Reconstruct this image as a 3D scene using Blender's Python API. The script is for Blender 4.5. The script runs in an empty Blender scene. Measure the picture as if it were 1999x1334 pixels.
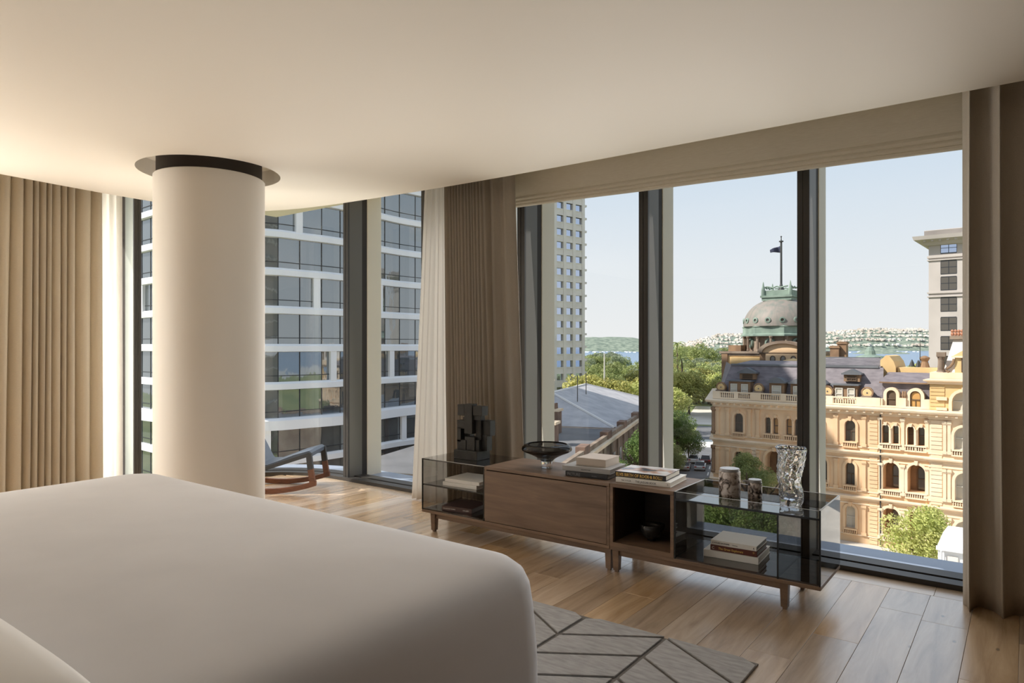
import bpy, bmesh, math, random
from mathutils import Vector, Matrix
from mathutils.geometry import tessellate_polygon
random.seed(7)
SC = bpy.context.scene
COL = SC.collection
PI = math.pi

# ------------------------------------------------------------------ camera, sky, sun, exposure
YAW = math.radians(36.83)          # camera looks 36.83 degrees to the left of the window wall's outward normal
EYE = 1.35
F = 1340.0                         # focal length in pixels of the 1999 px wide frame
cam = bpy.data.cameras.new('camera')
camo = bpy.data.objects.new('camera', cam); COL.objects.link(camo)
camo.location = (0, 0, EYE); camo.rotation_euler = (PI/2, 0, YAW)
cam.sensor_width = 36.0; cam.lens = 36.0*F/1999.0; cam.shift_y = 9.0/1999.0
cam.clip_start = 0.05; cam.clip_end = 30000
SC.camera = camo
SUN = Vector((-0.553, -0.484, 0.678)).normalized()      # towards the sun
w = bpy.data.worlds.new('world'); SC.world = w; w.use_nodes = True
nt = w.node_tree
bg = nt.nodes['Background']; bg.inputs['Strength'].default_value = 1.04
tc = nt.nodes.new('ShaderNodeTexCoord'); sp = nt.nodes.new('ShaderNodeSeparateXYZ'); nt.links.new(tc.outputs['Generated'], sp.inputs[0])
gr = nt.nodes.new('ShaderNodeValToRGB'); nt.links.new(sp.outputs['Z'], gr.inputs[0]); nt.links.new(gr.outputs[0], bg.inputs[0])
e_ = gr.color_ramp.elements            # clear hazy summer sky: colour by the sine of the elevation, the same all round
e_[0].position = 0.0; e_[0].color = (0.87, 0.875, 0.88, 1); e_[1].position = 1.0; e_[1].color = (0.50, 0.60, 0.76, 1)
for p_, c_ in ((0.10, (0.80, 0.84, 0.88)), (0.28, (0.60, 0.72, 0.86)), (0.55, (0.54, 0.65, 0.80))):
    k_ = e_.new(p_); k_.color = c_+(1,)
sl = bpy.data.lights.new('sun', 'SUN'); sl.energy = 6.6; sl.angle = math.radians(0.6); sl.color = (1.0, 0.94, 0.86)
so = bpy.data.objects.new('sun', sl); COL.objects.link(so); so.rotation_euler = SUN.to_track_quat('Z', 'Y').to_euler()
def area(name, loc, rot, sx, sy, power, color, spread=180):
    l = bpy.data.lights.new(name, 'AREA'); l.shape = 'RECTANGLE'; l.size = sx; l.size_y = sy
    l.energy = power; l.color = color; l.spread = math.radians(spread)
    o = bpy.data.objects.new(name, l); COL.objects.link(o); o.location = loc; o.rotation_euler = rot
    o.visible_glossy = False; o.visible_transmission = False
    return o
# added fill lamps along the two window walls, boosting the daylight indoors
area('fill_right', (-2.85, 4.745, 1.15), (math.radians(-84), 0, 0), 4.9, 2.3, 92, (1.0, 0.985, 0.98), 130)
area('fill_corner', (-6.12, 4.02, 1.0), (math.radians(-84), 0, math.radians(48)), 1.5, 1.8, 42, (1.0, 0.97, 0.92), 140)
area('fill_left', (-6.80, 1.1, 1.25), (math.radians(-90), 0, math.radians(90)), 3.2, 2.4, 480, (1.0, 0.955, 0.89))
area('fill_left_inner', (-6.33, 0.55, 1.1), (math.radians(-89), 0, math.radians(90)), 2.1, 2.1, 82, (1.0, 0.985, 0.955))  # added fill lamp on the room side of the sheer
SC.view_settings.view_transform = 'Standard'; SC.view_settings.look = 'None'
SC.view_settings.exposure = 0.0; SC.view_settings.gamma = 1.0; SC.view_settings.use_curve_mapping = False
SC.cycles.max_bounces = 12; SC.cycles.transparent_max_bounces = 24; SC.cycles.diffuse_bounces = 6
SC.cycles.glossy_bounces = 6; SC.cycles.transmission_bounces = 10
SC.cycles.caustics_reflective = False; SC.cycles.caustics_refractive = False
SC.cycles.sample_clamp_indirect = 6.0

# ------------------------------------------------------------------ materials
def lin(c):
    return tuple(((x/255.0)/12.92 if x/255.0 <= 0.04045 else ((x/255.0+0.055)/1.055)**2.4) for x in c)
def rgba(c): return lin(c)+(1.0,)
MATS = {}
def mat(name, c, rough=0.6, metal=0.0, spec=0.5, c2=None, scale=8.0, stretch=(1,1,1), detail=4.0, bump=0.0, bscale=None, coords='Position', contrast=(0.35,0.65), rnd=0.0, coat=0.0, trans=0.0):
    """Principled material; c2 = second colour of a noise mottling in space, rnd = per-object brightness change."""
    if name in MATS: return MATS[name]
    m = bpy.data.materials.new(name); m.use_nodes = True; t = m.node_tree; L = t.links.new
    p = t.nodes['Principled BSDF']
    p.inputs['Base Color'].default_value = rgba(c); p.inputs['Roughness'].default_value = rough
    p.inputs['Metallic'].default_value = metal; p.inputs['Specular IOR Level'].default_value = spec
    p.inputs['Coat Weight'].default_value = coat
    out = None
    if c2 is not None or bump:
        if coords == 'Position':
            g = t.nodes.new('ShaderNodeNewGeometry'); src = g.outputs['Position']
        else:
            g = t.nodes.new('ShaderNodeTexCoord'); src = g.outputs[coords]
        mp = t.nodes.new('ShaderNodeMapping'); mp.inputs['Scale'].default_value = stretch
        L(src, mp.inputs['Vector'])
    if c2 is not None:
        n = t.nodes.new('ShaderNodeTexNoise'); n.inputs['Scale'].default_value = scale; n.inputs['Detail'].default_value = detail
        L(mp.outputs[0], n.inputs['Vector'])
        r = t.nodes.new('ShaderNodeValToRGB'); r.color_ramp.elements[0].position = contrast[0]; r.color_ramp.elements[1].position = contrast[1]
        r.color_ramp.elements[0].color = rgba(c); r.color_ramp.elements[1].color = rgba(c2)
        L(n.outputs[0], r.inputs[0]); out = r.outputs[0]
    if rnd:
        oi = t.nodes.new('ShaderNodeObjectInfo'); mr = t.nodes.new('ShaderNodeMapRange')
        mr.inputs['To Min'].default_value = 1-rnd; mr.inputs['To Max'].default_value = 1+rnd
        L(oi.outputs['Random'], mr.inputs['Value'])
        hs = t.nodes.new('ShaderNodeHueSaturation'); L(mr.outputs[0], hs.inputs['Value'])
        if out is not None: L(out, hs.inputs['Color'])
        else: hs.inputs['Color'].default_value = rgba(c)
        out = hs.outputs[0]
    if out is not None: L(out, p.inputs['Base Color'])
    if bump:
        n2 = t.nodes.new('ShaderNodeTexNoise'); n2.inputs['Scale'].default_value = bscale or scale; n2.inputs['Detail'].default_value = 3
        L(mp.outputs[0], n2.inputs['Vector'])
        b = t.nodes.new('ShaderNodeBump'); b.inputs['Strength'].default_value = bump; b.inputs['Distance'].default_value = 0.06 if name == 'office_glass' else 0.01
        L(n2.outputs[0], b.inputs['Height']); L(b.outputs[0], p.inputs['Normal'])
    if trans:
        tr = t.nodes.new('ShaderNodeBsdfTranslucent'); mx = t.nodes.new('ShaderNodeMixShader'); mx.inputs[0].default_value = trans
        if out is not None: L(out, tr.inputs[0])
        else: tr.inputs[0].default_value = rgba(c)
        L(p.outputs[0], mx.inputs[1]); L(tr.outputs[0], mx.inputs[2]); L(mx.outputs[0], t.nodes['Material Output'].inputs[0])
    MATS[name] = m
    return m
def clear_glass(name, tint, refl=1.0, ior=1.45, rough=0.0, veil=0.0, veil_c=(255,255,255)):
    """Flat architectural glass: tinted see-through plus a Fresnel mirror."""
    m = bpy.data.materials.new(name); m.use_nodes = True; t = m.node_tree; L = t.links.new
    t.nodes.remove(t.nodes['Principled BSDF'])
    tr = t.nodes.new('ShaderNodeBsdfTransparent'); tr.inputs[0].default_value = tuple(tint)+(1,)
    gl = t.nodes.new('ShaderNodeBsdfGlossy'); gl.inputs['Roughness'].default_value = rough
    fr = t.nodes.new('ShaderNodeFresnel'); fr.inputs[0].default_value = ior
    mu = t.nodes.new('ShaderNodeMath'); mu.operation = 'MULTIPLY'; mu.inputs[1].default_value = refl; mu.use_clamp = True
    mx = t.nodes.new('ShaderNodeMixShader')
    gm = t.nodes.new('ShaderNodeNewGeometry'); iv = t.nodes.new('ShaderNodeMath'); iv.operation = 'SUBTRACT'; iv.inputs[0].default_value = 1.0
    L(gm.outputs['Backfacing'], iv.inputs[1]); fm = t.nodes.new('ShaderNodeMath'); fm.operation = 'MULTIPLY'; L(fr.outputs[0], fm.inputs[0]); L(iv.outputs[0], fm.inputs[1])
    L(fm.outputs[0], mu.inputs[0]); L(mu.outputs[0], mx.inputs[0]); L(tr.outputs[0], mx.inputs[1]); L(gl.outputs[0], mx.inputs[2])
    L(mx.outputs[0], t.nodes['Material Output'].inputs[0])
    MATS[name] = m
    return m
def solid_glass(name, c, ior=1.5, rough=0.0, bump=0.0, bscale=20):
    m = bpy.data.materials.new(name); m.use_nodes = True; t = m.node_tree; L = t.links.new
    t.nodes.remove(t.nodes['Principled BSDF'])
    g = t.nodes.new('ShaderNodeBsdfGlass'); g.inputs[0].default_value = tuple(c)+(1,); g.inputs['IOR'].default_value = ior; g.inputs['Roughness'].default_value = rough
    L(g.outputs[0], t.nodes['Material Output'].inputs[0])
    MATS[name] = m
    return m

# ------------------------------------------------------------------ mesh helpers
ORG = {}
class MB:
    def __init__(s): s.v = []; s.f = []
    def add(s, vs, fs):
        b = len(s.v); s.v += [tuple(p) for p in vs]; s.f += [tuple(b+i for i in f) for f in fs]; return s
    def box(s, x0, x1, y0, y1, z0, z1):
        return s.add([(x0,y0,z0),(x1,y0,z0),(x1,y1,z0),(x0,y1,z0),(x0,y0,z1),(x1,y0,z1),(x1,y1,z1),(x0,y1,z1)],
                     [(3,2,1,0),(4,5,6,7),(0,1,5,4),(1,2,6,5),(2,3,7,6),(3,0,4,7)])
    def hull(s, p):        # 8 points ordered like box
        return s.add(p, [(3,2,1,0),(4,5,6,7),(0,1,5,4),(1,2,6,5),(2,3,7,6),(3,0,4,7)])
    def cbox(s, x0, x1, y0, y1, z0, z1, c=0.003):   # box with chamfered vertical and top edges
        b = [(x0+c,y0),(x1-c,y0),(x1,y0+c),(x1,y1-c),(x1-c,y1),(x0+c,y1),(x0,y1-c),(x0,y0+c)]
        i = [(x0+2*c,y0+c),(x1-2*c,y0+c),(x1-c,y0+2*c),(x1-c,y1-2*c),(x1-2*c,y1-c),(x0+2*c,y1-c),(x0+c,y1-2*c),(x0+c,y0+2*c)]
        vs = [(x,y,z0+c) for x,y in b]+[(x,y,z1-c) for x,y in b]+[(x,y,z0) for x,y in i]+[(x,y,z1) for x,y in i]
        fs = [tuple(range(23,15,-1)), tuple(range(24,32))]
        for k in range(8):
            n = (k+1) % 8
            fs += [(k,n,8+n,8+k), (16+k,16+n,n,k), (8+k,8+n,24+n,24+k)]
        return s.add(vs, fs)
    def prism(s, poly, z0, z1):
        n = len(poly)
        a = sum(poly[i][0]*poly[(i+1)%n][1]-poly[(i+1)%n][0]*poly[i][1] for i in range(n))
        if a < 0: poly = poly[::-1]
        return s.add([(x,y,z0) for x,y in poly]+[(x,y,z1) for x,y in poly],
                     [tuple(range(n-1,-1,-1)), tuple(range(n,2*n))]+[(k,(k+1)%n,n+(k+1)%n,n+k) for k in range(n)])
    def lathe(s, prof, n=24, cx=0, cy=0, cz=0, fn=None, cap=True):
        vs = []; fs = []
        for r, z in prof:
            for k in range(n):
                a = 2*PI*k/n
                rr = r*(fn(a, z) if fn else 1)
                vs.append((cx+rr*math.cos(a), cy+rr*math.sin(a), cz+z))
        m = len(prof)
        for j in range(m-1):
            for k in range(n):
                k2 = (k+1) % n
                fs.append((j*n+k, j*n+k2, (j+1)*n+k2, (j+1)*n+k))
        if not cap: fs += [((m-1)*n+k, (m-1)*n+(k+1)%n, (k+1)%n, k) for k in range(n)]
        if cap and prof[0][0] > 1e-6: fs.append(tuple(range(n-1,-1,-1)))
        if cap and prof[-1][0] > 1e-6: fs.append(tuple((m-1)*n+k for k in range(n)))
        return s.add(vs, fs)
    def tube(s, path, r, n=8, r2=None):
        vs = []; fs = []; m = len(path); P = [Vector(p) for p in path]
        for j in range(m):
            d = (P[min(j+1,m-1)]-P[max(j-1,0)]).normalized()
            u = d.cross(Vector((0,0,1)));
            if u.length < 1e-3: u = d.cross(Vector((1,0,0)))
            u.normalize(); q = d.cross(u).normalized()
            rr = r if r2 is None else r+(r2-r)*j/(m-1)
            for k in range(n):
                a = 2*PI*k/n; vs.append(P[j]+u*rr*math.cos(a)+q*rr*math.sin(a))
        for j in range(m-1):
            for k in range(n):
                k2 = (k+1)%n; fs.append((j*n+k, j*n+k2, (j+1)*n+k2, (j+1)*n+k))
        fs += [tuple(range(n-1,-1,-1)), tuple((m-1)*n+k for k in range(n))]
        return s.add(vs, fs)
    def bar(s, a, b, w, h, up=(0,0,1)):   # rectangular bar from a to b
        a = Vector(a); b = Vector(b); d = (b-a).normalized(); u = Vector(up)
        q = d.cross(u).normalized(); u = q.cross(d).normalized()
        pts = []
        for p in (a, b):
            pts += [p-q*w/2-u*h/2, p+q*w/2-u*h/2, p+q*w/2+u*h/2, p-q*w/2+u*h/2]
        return s.add(pts, [(3,2,1,0),(4,5,6,7),(0,1,5,4),(1,2,6,5),(2,3,7,6),(3,0,4,7)])
    def sweep(s, prof, path2d, closed=False):
        """prof: (outward offset, z) list; path2d: plan polyline; outward is to the right of travel."""
        n = len(path2d); m = len(prof); vs = []; fs = []
        for i in range(n):
            a = Vector(path2d[i-1] if (i > 0 or closed) else path2d[i]); b = Vector(path2d[i]); c = Vector(path2d[(i+1)%n] if (i < n-1 or closed) else path2d[i])
            d1 = (b-a); d2 = (c-b)
            d1 = d1.normalized() if d1.length > 1e-9 else d2.normalized(); d2 = d2.normalized() if d2.length > 1e-9 else d1
            n1 = Vector((d1.y,-d1.x)); n2 = Vector((d2.y,-d2.x)); nn = (n1+n2).normalized(); k = 1.0/max(0.35, nn.dot(n1))
            for o, z in prof: vs.append((b.x+nn.x*o*k, b.y+nn.y*o*k, z))
        for i in range(n if closed else n-1):
            i2 = (i+1) % n
            for j in range(m-1): fs.append((i*m+j, i2*m+j, i2*m+j+1, i*m+j+1))
        if not closed:
            fs += [tuple(range(m-1,-1,-1)), tuple((n-1)*m+j for j in range(m))]
        return s.add(vs, fs)
    def rot(s, ang, cx, cy, start=0):
        c, q = math.cos(ang), math.sin(ang)
        s.v = [p if i < start else (cx+(p[0]-cx)*c-(p[1]-cy)*q, cy+(p[0]-cx)*q+(p[1]-cy)*c, p[2]) for i, p in enumerate(s.v)]
        return s
    def xf(s, M):
        s.v = [tuple(M @ Vector(p)) for p in s.v]; return s
    def mesh(s, name):
        me = bpy.data.meshes.new(name); me.from_pydata(s.v, [], s.f); me.update(); return me
    def build(s, name, m, parent=None, smooth=False, bevel=0.0, org=None, fix=False):
        if parent is not None: o0 = ORG[parent.name]
        elif org is not None: o0 = Vector(org)
        else:
            xs = [p[0] for p in s.v]; ys = [p[1] for p in s.v]; zs = [p[2] for p in s.v]
            o0 = Vector(((min(xs)+max(xs))/2, (min(ys)+max(ys))/2, min(zs)))
        me = bpy.data.meshes.new(name)
        me.from_pydata([(p[0]-o0.x, p[1]-o0.y, p[2]-o0.z) for p in s.v], [], s.f)
        if fix or bevel:
            bm = bmesh.new(); bm.from_mesh(me)
            if fix: bmesh.ops.recalc_face_normals(bm, faces=bm.faces)
            if bevel: bmesh.ops.bevel(bm, geom=bm.edges[:], offset=bevel, segments=2, affect='EDGES', profile=0.6, clamp_overlap=True)
            bm.to_mesh(me); bm.free()
        if smooth:
            me.polygons.foreach_set('use_smooth', [True]*len(me.polygons))
            if smooth != 'all': 
                try: me.set_sharp_from_angle(angle=math.radians(38))
                except Exception: pass
        me.materials.append(MATS[m] if isinstance(m, str) else m); me.update()
        o = bpy.data.objects.new(name, me); COL.objects.link(o)
        if parent is not None: o.parent = parent
        else: o.location = o0
        ORG[o.name] = o0
        return o
def tag(o, label=None, cat=None, group=None, kind=None):
    if label: o['label'] = label
    if cat: o['category'] = cat
    if group: o['group'] = group
    if kind: o['kind'] = kind
    return o
def thing(name, label, cat, loc, group=None, kind=None, rz=0.0):
    o = bpy.data.objects.new(name, None); COL.objects.link(o); o.location = loc; o.rotation_euler = (0,0,rz)
    o.empty_display_size = 0.1
    ORG[o.name] = Vector(loc) if rz == 0 else Vector((0,0,0))    # rotated things take local coordinates
    return tag(o, label, cat, group, kind)
def place(name, me, parent=None, loc=(0,0,0), rot=(0,0,0), scale=(1,1,1)):
    o = bpy.data.objects.new(name, me); COL.objects.link(o)
    if parent is not None: o.parent = parent; o.location = Vector(loc)-ORG[parent.name]; ORG[o.name] = ORG[parent.name]
    else: o.location = loc; ORG[o.name] = Vector(loc)
    o.rotation_euler = rot; o.scale = scale
    return o
def copy_tree(o, parent=None):
    c = o.copy(); COL.objects.link(c)
    if parent is not None: c.parent = parent
    for ch in o.children: copy_tree(ch, c)
    return c
def text(name, body, m, parent, loc, rot, size, depth=0.0004, squeeze=1.0, align='LEFT'):
    cu = bpy.data.curves.new(name, 'FONT'); cu.body = body; cu.size = size; cu.extrude = depth; cu.align_x = align; cu.resolution_u = 2; cu.offset = size*0.018
    tmp = bpy.data.objects.new(name, cu); COL.objects.link(tmp)
    me = bpy.data.meshes.new_from_object(tmp.evaluated_get(bpy.context.evaluated_depsgraph_get()))
    bpy.data.objects.remove(tmp); bpy.data.curves.remove(cu); me.name = name; me.materials.clear(); me.materials.append(MATS[m])
    o = bpy.data.objects.new(name, me); COL.objects.link(o)
    o.parent = parent; o.location = Vector(loc)-ORG[parent.name]; o.rotation_euler = rot; o.scale = (squeeze,1,1)
    ORG[o.name] = ORG[parent.name]
    return o
def shape(outer, holes=()):
    """Triangles (over the concatenated points) of a 2-D outline with holes."""
    loops = [[Vector((x,y,0)) for x,y in outer]]+[[Vector((x,y,0)) for x,y in h] for h in holes]
    pts = [p for l in loops for p in l]
    return [(p.x,p.y) for p in pts], [tuple(t) for t in tessellate_polygon(loops)]
# rays of the photograph, used to place what stands outside at its own distance
FW = Vector((-math.sin(YAW), math.cos(YAW), 0)); RT = Vector((math.cos(YAW), math.sin(YAW), 0))
def ray(u, v): return FW + RT*((u-999.5)/F) + Vector((0,0,(676-v)/F))
def atz(u, v, z): d = ray(u, v); return d*((z-EYE)/d.z)+Vector((0,0,EYE))
def aty(u, v, y): d = ray(u, v); return d*(y/d.y)+Vector((0,0,EYE))
def atd(u, v, k): return ray(u, v)*k+Vector((0,0,EYE))

# interior palette
mat('ceiling_paint', (224,216,202), 0.55, bump=0.0)
mat('plaster_white', (224,218,208), 0.6)
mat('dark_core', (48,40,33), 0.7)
mat('room_wall', (44,37,31), 0.8)
mat('linen_beige', (214,203,184), 0.9, c2=(198,187,168), scale=420, detail=2, contrast=(0.3,0.7), bump=0.12, bscale=500, trans=0.38, spec=0.15)  # lighter, more translucent copy of one linen, sunlight put into the colour
mat('linen_backlit', (188,179,166), 0.9, c2=(172,163,150), scale=420, detail=2, contrast=(0.3,0.7), bump=0.12, bscale=500, spec=0.15)  # same beige linen, its backlit shade put into a darker colour
mat('linen_mid', (190,181,168), 0.9, c2=(174,165,152), scale=420, detail=2, contrast=(0.3,0.7), bump=0.12, bscale=500, trans=0.07, spec=0.15)  # same linen again, toned down for the shaded curtain behind the sculpture
mat('frame_sunlit', (128,131,125), 0.45)  # lighter copy of the grey frame finish, sunlight put into the colour
mat('sheer_white', (238,236,232), 0.9, trans=0.5, spec=0.1)
mat('blind_fabric', (222,214,198), 0.85, c2=(214,205,188), scale=60, stretch=(0.3,3,8), trans=0.3, spec=0.1)
mat('bed_cotton', (216,215,216), 0.85, c2=(211,210,211), scale=3, spec=0.2)
mat('pillow_cotton', (234,231,226), 0.85, spec=0.2, bump=0.05, bscale=9)
mat('rug_pile', (176,173,170), 0.95, c2=(152,149,146), scale=14, stretch=(1.0,4.0,1), contrast=(0.3,0.7), bump=0.5, bscale=260, spec=0.1, rnd=0.05)
mat('rug_groove', (112,107,102), 0.95, spec=0.1)
mat('frame_grey', (100,96,89), 0.45, metal=0.3)
mat('frame_dark', (58,55,52), 0.45, metal=0.2)
mat('frame_fin', (230,220,202), 0.55)
mat('gasket', (44,36,30), 0.7)
mat('alum', (150,148,144), 0.35, metal=0.7)
mat('ledge_metal', (172,182,200), 0.4, metal=0.3)
mat('book_white', (222,219,212), 0.5); mat('book_grey', (150,147,143), 0.6); mat('book_beige', (176,163,150), 0.7)
mat('book_black', (40,38,38), 0.45); mat('book_maroon', (92,46,34), 0.45); mat('book_brown', (78,58,54), 0.45)
mat('pages', (226,219,206), 0.8, c2=(196,188,175), scale=40, stretch=(0.2,0.2,30)); mat('pages_dark', (120,114,108), 0.8)
mat('gold_ink', (214,176,92), 0.4); mat('grey_ink', (110,108,106), 0.6); mat('pale_ink', (200,190,178), 0.6); mat('dark_ink', (52,48,46), 0.6)
mat('sculpture_black', (46,45,43), 0.5, c2=(36,35,33), scale=20, bump=0.1)
mat('bowl_black', (40,39,38), 0.22, bump=0.15, bscale=16)
mat('leather_blue', (66,75,88), 0.4, bump=0.06, bscale=120)
mat('walnut_chair', (104,62,38), 0.4, c2=(74,42,26), scale=22, stretch=(1,1,6))
mat('chair_edge', (44,47,50), 0.5)
clear_glass('window_glass', (0.985,0.99,0.985), 0.9)
clear_glass('smoked_glass', (0.59,0.58,0.565), 1.8)
solid_glass('crystal', (0.97,0.97,0.98), 1.5)
solid_glass('smoke_crystal', (0.56,0.55,0.54), 1.47)
solid_glass('clear_crystal', (0.97,0.97,0.97), 1.47)

def wood(name, dark, light, axis, tint=0.12, rough=0.42, knots=False, grain=1.0):
    m = bpy.data.materials.new(name); m.use_nodes = True; t = m.node_tree; L = t.links.new; p = t.nodes['Principled BSDF']
    g = t.nodes.new('ShaderNodeNewGeometry'); oi = t.nodes.new('ShaderNodeObjectInfo')
    ad = t.nodes.new('ShaderNodeVectorMath'); ad.operation = 'MULTIPLY_ADD'
    cm = t.nodes.new('ShaderNodeCombineXYZ'); L(oi.outputs['Random'], cm.inputs[0]); L(oi.outputs['Random'], cm.inputs[1]); L(oi.outputs['Random'], cm.inputs[2])
    L(cm.outputs[0], ad.inputs[0]); ad.inputs[1].default_value = (37,53,71); L(g.outputs['Position'], ad.inputs[2])
    mp = t.nodes.new('ShaderNodeMapping'); s = [9*grain,9*grain,9*grain]; s[axis] = 0.9*grain; mp.inputs['Scale'].default_value = s
    L(ad.outputs[0], mp.inputs['Vector'])
    n = t.nodes.new('ShaderNodeTexNoise'); n.inputs['Scale'].default_value = 1.6; n.inputs['Detail'].default_value = 7; n.inputs['Roughness'].default_value = 0.6; n.inputs['Distortion'].default_value = 0.6
    L(mp.outputs[0], n.inputs['Vector'])
    r = t.nodes.new('ShaderNodeValToRGB'); r.color_ramp.elements[0].position = 0.3; r.color_ramp.elements[1].position = 0.68
    r.color_ramp.elements[0].color = rgba(dark); r.color_ramp.elements[1].color = rgba(light); L(n.outputs[0], r.inputs[0])
    col = r.outputs[0]
    hs = t.nodes.new('ShaderNodeHueSaturation'); L(col, hs.inputs['Color'])
    mr = t.nodes.new('ShaderNodeMapRange'); mr.inputs['To Min'].default_value = 1-tint; mr.inputs['To Max'].default_value = 1+tint; L(oi.outputs['Random'], mr.inputs['Value']); L(mr.outputs[0], hs.inputs['Value'])
    mr2 = t.nodes.new('ShaderNodeMapRange'); mr2.inputs['To Min'].default_value = 1-tint*1.5; mr2.inputs['To Max'].default_value = 1+tint*1.2
    fr = t.nodes.new('ShaderNodeMath'); fr.operation = 'FRACT'; m9 = t.nodes.new('ShaderNodeMath'); m9.operation = 'MULTIPLY'; m9.inputs[1].default_value = 9.7
    L(oi.outputs['Random'], m9.inputs[0]); L(m9.outputs[0], fr.inputs[0]); L(fr.outputs[0], mr2.inputs['Value']); L(mr2.outputs[0], hs.inputs['Saturation'])
    col = hs.outputs[0]
    if knots:
        mp2 = t.nodes.new('ShaderNodeMapping'); s2 = [5.5,5.5,5.5]; s2[axis] = 2.4; mp2.inputs['Scale'].default_value = s2; L(ad.outputs[0], mp2.inputs['Vector'])
        vo = t.nodes.new('ShaderNodeTexVoronoi'); vo.inputs['Scale'].default_value = 0.85; L(mp2.outputs[0], vo.inputs['Vector'])
        kr = t.nodes.new('ShaderNodeValToRGB'); kr.color_ramp.elements[0].position = 0.016; kr.color_ramp.elements[1].position = 0.05
        kr.color_ramp.elements[0].color = (0.12,0.12,0.12,1); kr.color_ramp.elements[1].color = (1,1,1,1); L(vo.outputs['Distance'], kr.inputs[0])
        mx = t.nodes.new('ShaderNodeMix'); mx.data_type = 'RGBA'; mx.blend_type = 'MULTIPLY'; mx.inputs[0].default_value = 0.75
        L(col, mx.inputs[6]); L(kr.outputs[0], mx.inputs[7]); col = mx.outputs[2]
    L(col, p.inputs['Base Color']); p.inputs['Roughness'].default_value = rough; p.inputs['IOR'].default_value = 1.5
    if 'oak' in name: p.inputs['Coat Weight'].default_value = 1.0; p.inputs['Coat IOR'].default_value = 2.3; p.inputs['Coat Roughness'].default_value = 0.24
    b = t.nodes.new('ShaderNodeBump'); b.inputs['Strength'].default_value = 0.08; b.inputs['Distance'].default_value = 0.004; L(n.outputs[0], b.inputs['Height']); L(b.outputs[0], p.inputs['Normal'])
    MATS[name] = m
wood('oak_floor', (164,136,106), (208,181,149), 1, 0.19, 0.24, True)
wood('oak_border', (172,148,120), (202,178,150), 0, 0.06, 0.24, True)
wood('walnut', (96,77,62), (126,103,84), 0, 0.03, 0.45, False, 1.6)
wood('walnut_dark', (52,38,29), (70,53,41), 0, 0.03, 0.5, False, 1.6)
# marble of the canisters
def marble():
    m = bpy.data.materials.new('marble'); m.use_nodes = True; t = m.node_tree; L = t.links.new; p = t.nodes['Principled BSDF']
    tc = t.nodes.new('ShaderNodeNewGeometry')
    n = t.nodes.new('ShaderNodeTexNoise'); n.inputs['Scale'].default_value = 22; n.inputs['Detail'].default_value = 5; n.inputs['Distortion'].default_value = 1.4
    L(tc.outputs['Position'], n.inputs['Vector'])
    r = t.nodes.new('ShaderNodeValToRGB'); e = r.color_ramp.elements
    e[0].position = 0.38; e[0].color = rgba((44,40,38)); e[1].position = 0.60; e[1].color = rgba((222,214,208))
    k = e.new(0.45); k.color = rgba((126,114,106)); k = e.new(0.50); k.color = rgba((182,168,158))
    L(n.outputs[0], r.inputs[0]); L(r.outputs[0], p.inputs['Base Color']); p.inputs['Roughness'].default_value = 0.25
    MATS['marble'] = m
marble()
mat('marble_lid', (168,166,164), 0.2, c2=(140,138,138), scale=30)
# printed photograph on the top book: soft patches of grey and skin tones
def cover():
    m = bpy.data.materials.new('cover_print'); m.use_nodes = True; t = m.node_tree; L = t.links.new; p = t.nodes['Principled BSDF']
    g = t.nodes.new('ShaderNodeTexCoord'); n = t.nodes.new('ShaderNodeTexNoise'); n.inputs['Scale'].default_value = 2.6; n.inputs['Detail'].default_value = 2
    L(g.outputs['Generated'], n.inputs['Vector'])
    r = t.nodes.new('ShaderNodeValToRGB'); e = r.color_ramp.elements
    e[0].position = 0.36; e[0].color = rgba((84,86,92)); e[1].position = 0.66; e[1].color = rgba((214,212,210))
    k = e.new(0.46); k.color = rgba((186,150,128)); k = e.new(0.54); k.color = rgba((196,194,194))
    L(n.outputs[0], r.inputs[0]); L(r.outputs[0], p.inputs['Base Color']); p.inputs['Roughness'].default_value = 0.25
    MATS['cover_print'] = m
cover()

# ================================================================== ROOM SHELL
def struct(name, mb, m, parent=None, **k):
    o = mb.build(name, m, parent, **k)
    if parent is None: o['kind'] = 'structure'
    return o
# ---- floor: sub-base and oak boards
YW = 4.535          # inner face of the right window wall
def inner(off=0.0, n=14):
    """plan of the inner face of the glazing, from right to left, pushed outwards by off"""
    pts = [(-5.5, YW+off)]
    for k in range(1, n+1):
        a = (PI/2)*k/n
        c = math.cos(a)**(2/2.4) if k < n else 0.0; s = math.sin(a)**(2/2.4)
        pts.append((-5.5-(1.10+off)*s, YW-1.035+(1.035+off)*c))
    return pts
plan = [(1.6,YW+0.0)]+inner()+[(-6.6,-2.8),(1.6,-2.8)]
floor = struct('floor', MB().prism(plan, -0.06, -0.0135), 'oak_floor')
def clip_x(y):      # left limit of the boards at height y of the plan
    if y <= 3.5: return -6.58
    c = min(1.0, (y-3.5)/1.035); return -5.5-1.08*(1-c**2.4)**(1/2.4)
W = 0.1945
x_ref = -0.803
for k in range(-30, 8):
    x0 = x_ref+k*W; x1 = x0+W
    rr = random.Random(k*13+5)
    y = 4.332
    first = {0: 0.90, 1: 0.35, -5: 0.95, -6: 0.60, -1: 1.25, -2: 0.5, -3: 1.6, -8: 0.98, -4: 1.35, -7: 0.45}.get(k, rr.uniform(0.4,1.9))
    seg = first
    while y > 0.9:
        y0 = max(0.9, y-seg)
        yt = y
        xl = x0+0.0007; xr = x1-0.0007
        while yt > y0 and clip_x(yt) > xl: yt -= 0.02
        if yt-y0 > 0.12:
            MB().cbox(xl, xr, y0+0.0007, yt-0.0007, -0.0135, 0.0, 0.0008).build('plank', 'oak_floor', floor)
        y = y0; seg = rr.uniform(1.5,2.2)
x = 1.2
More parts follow.
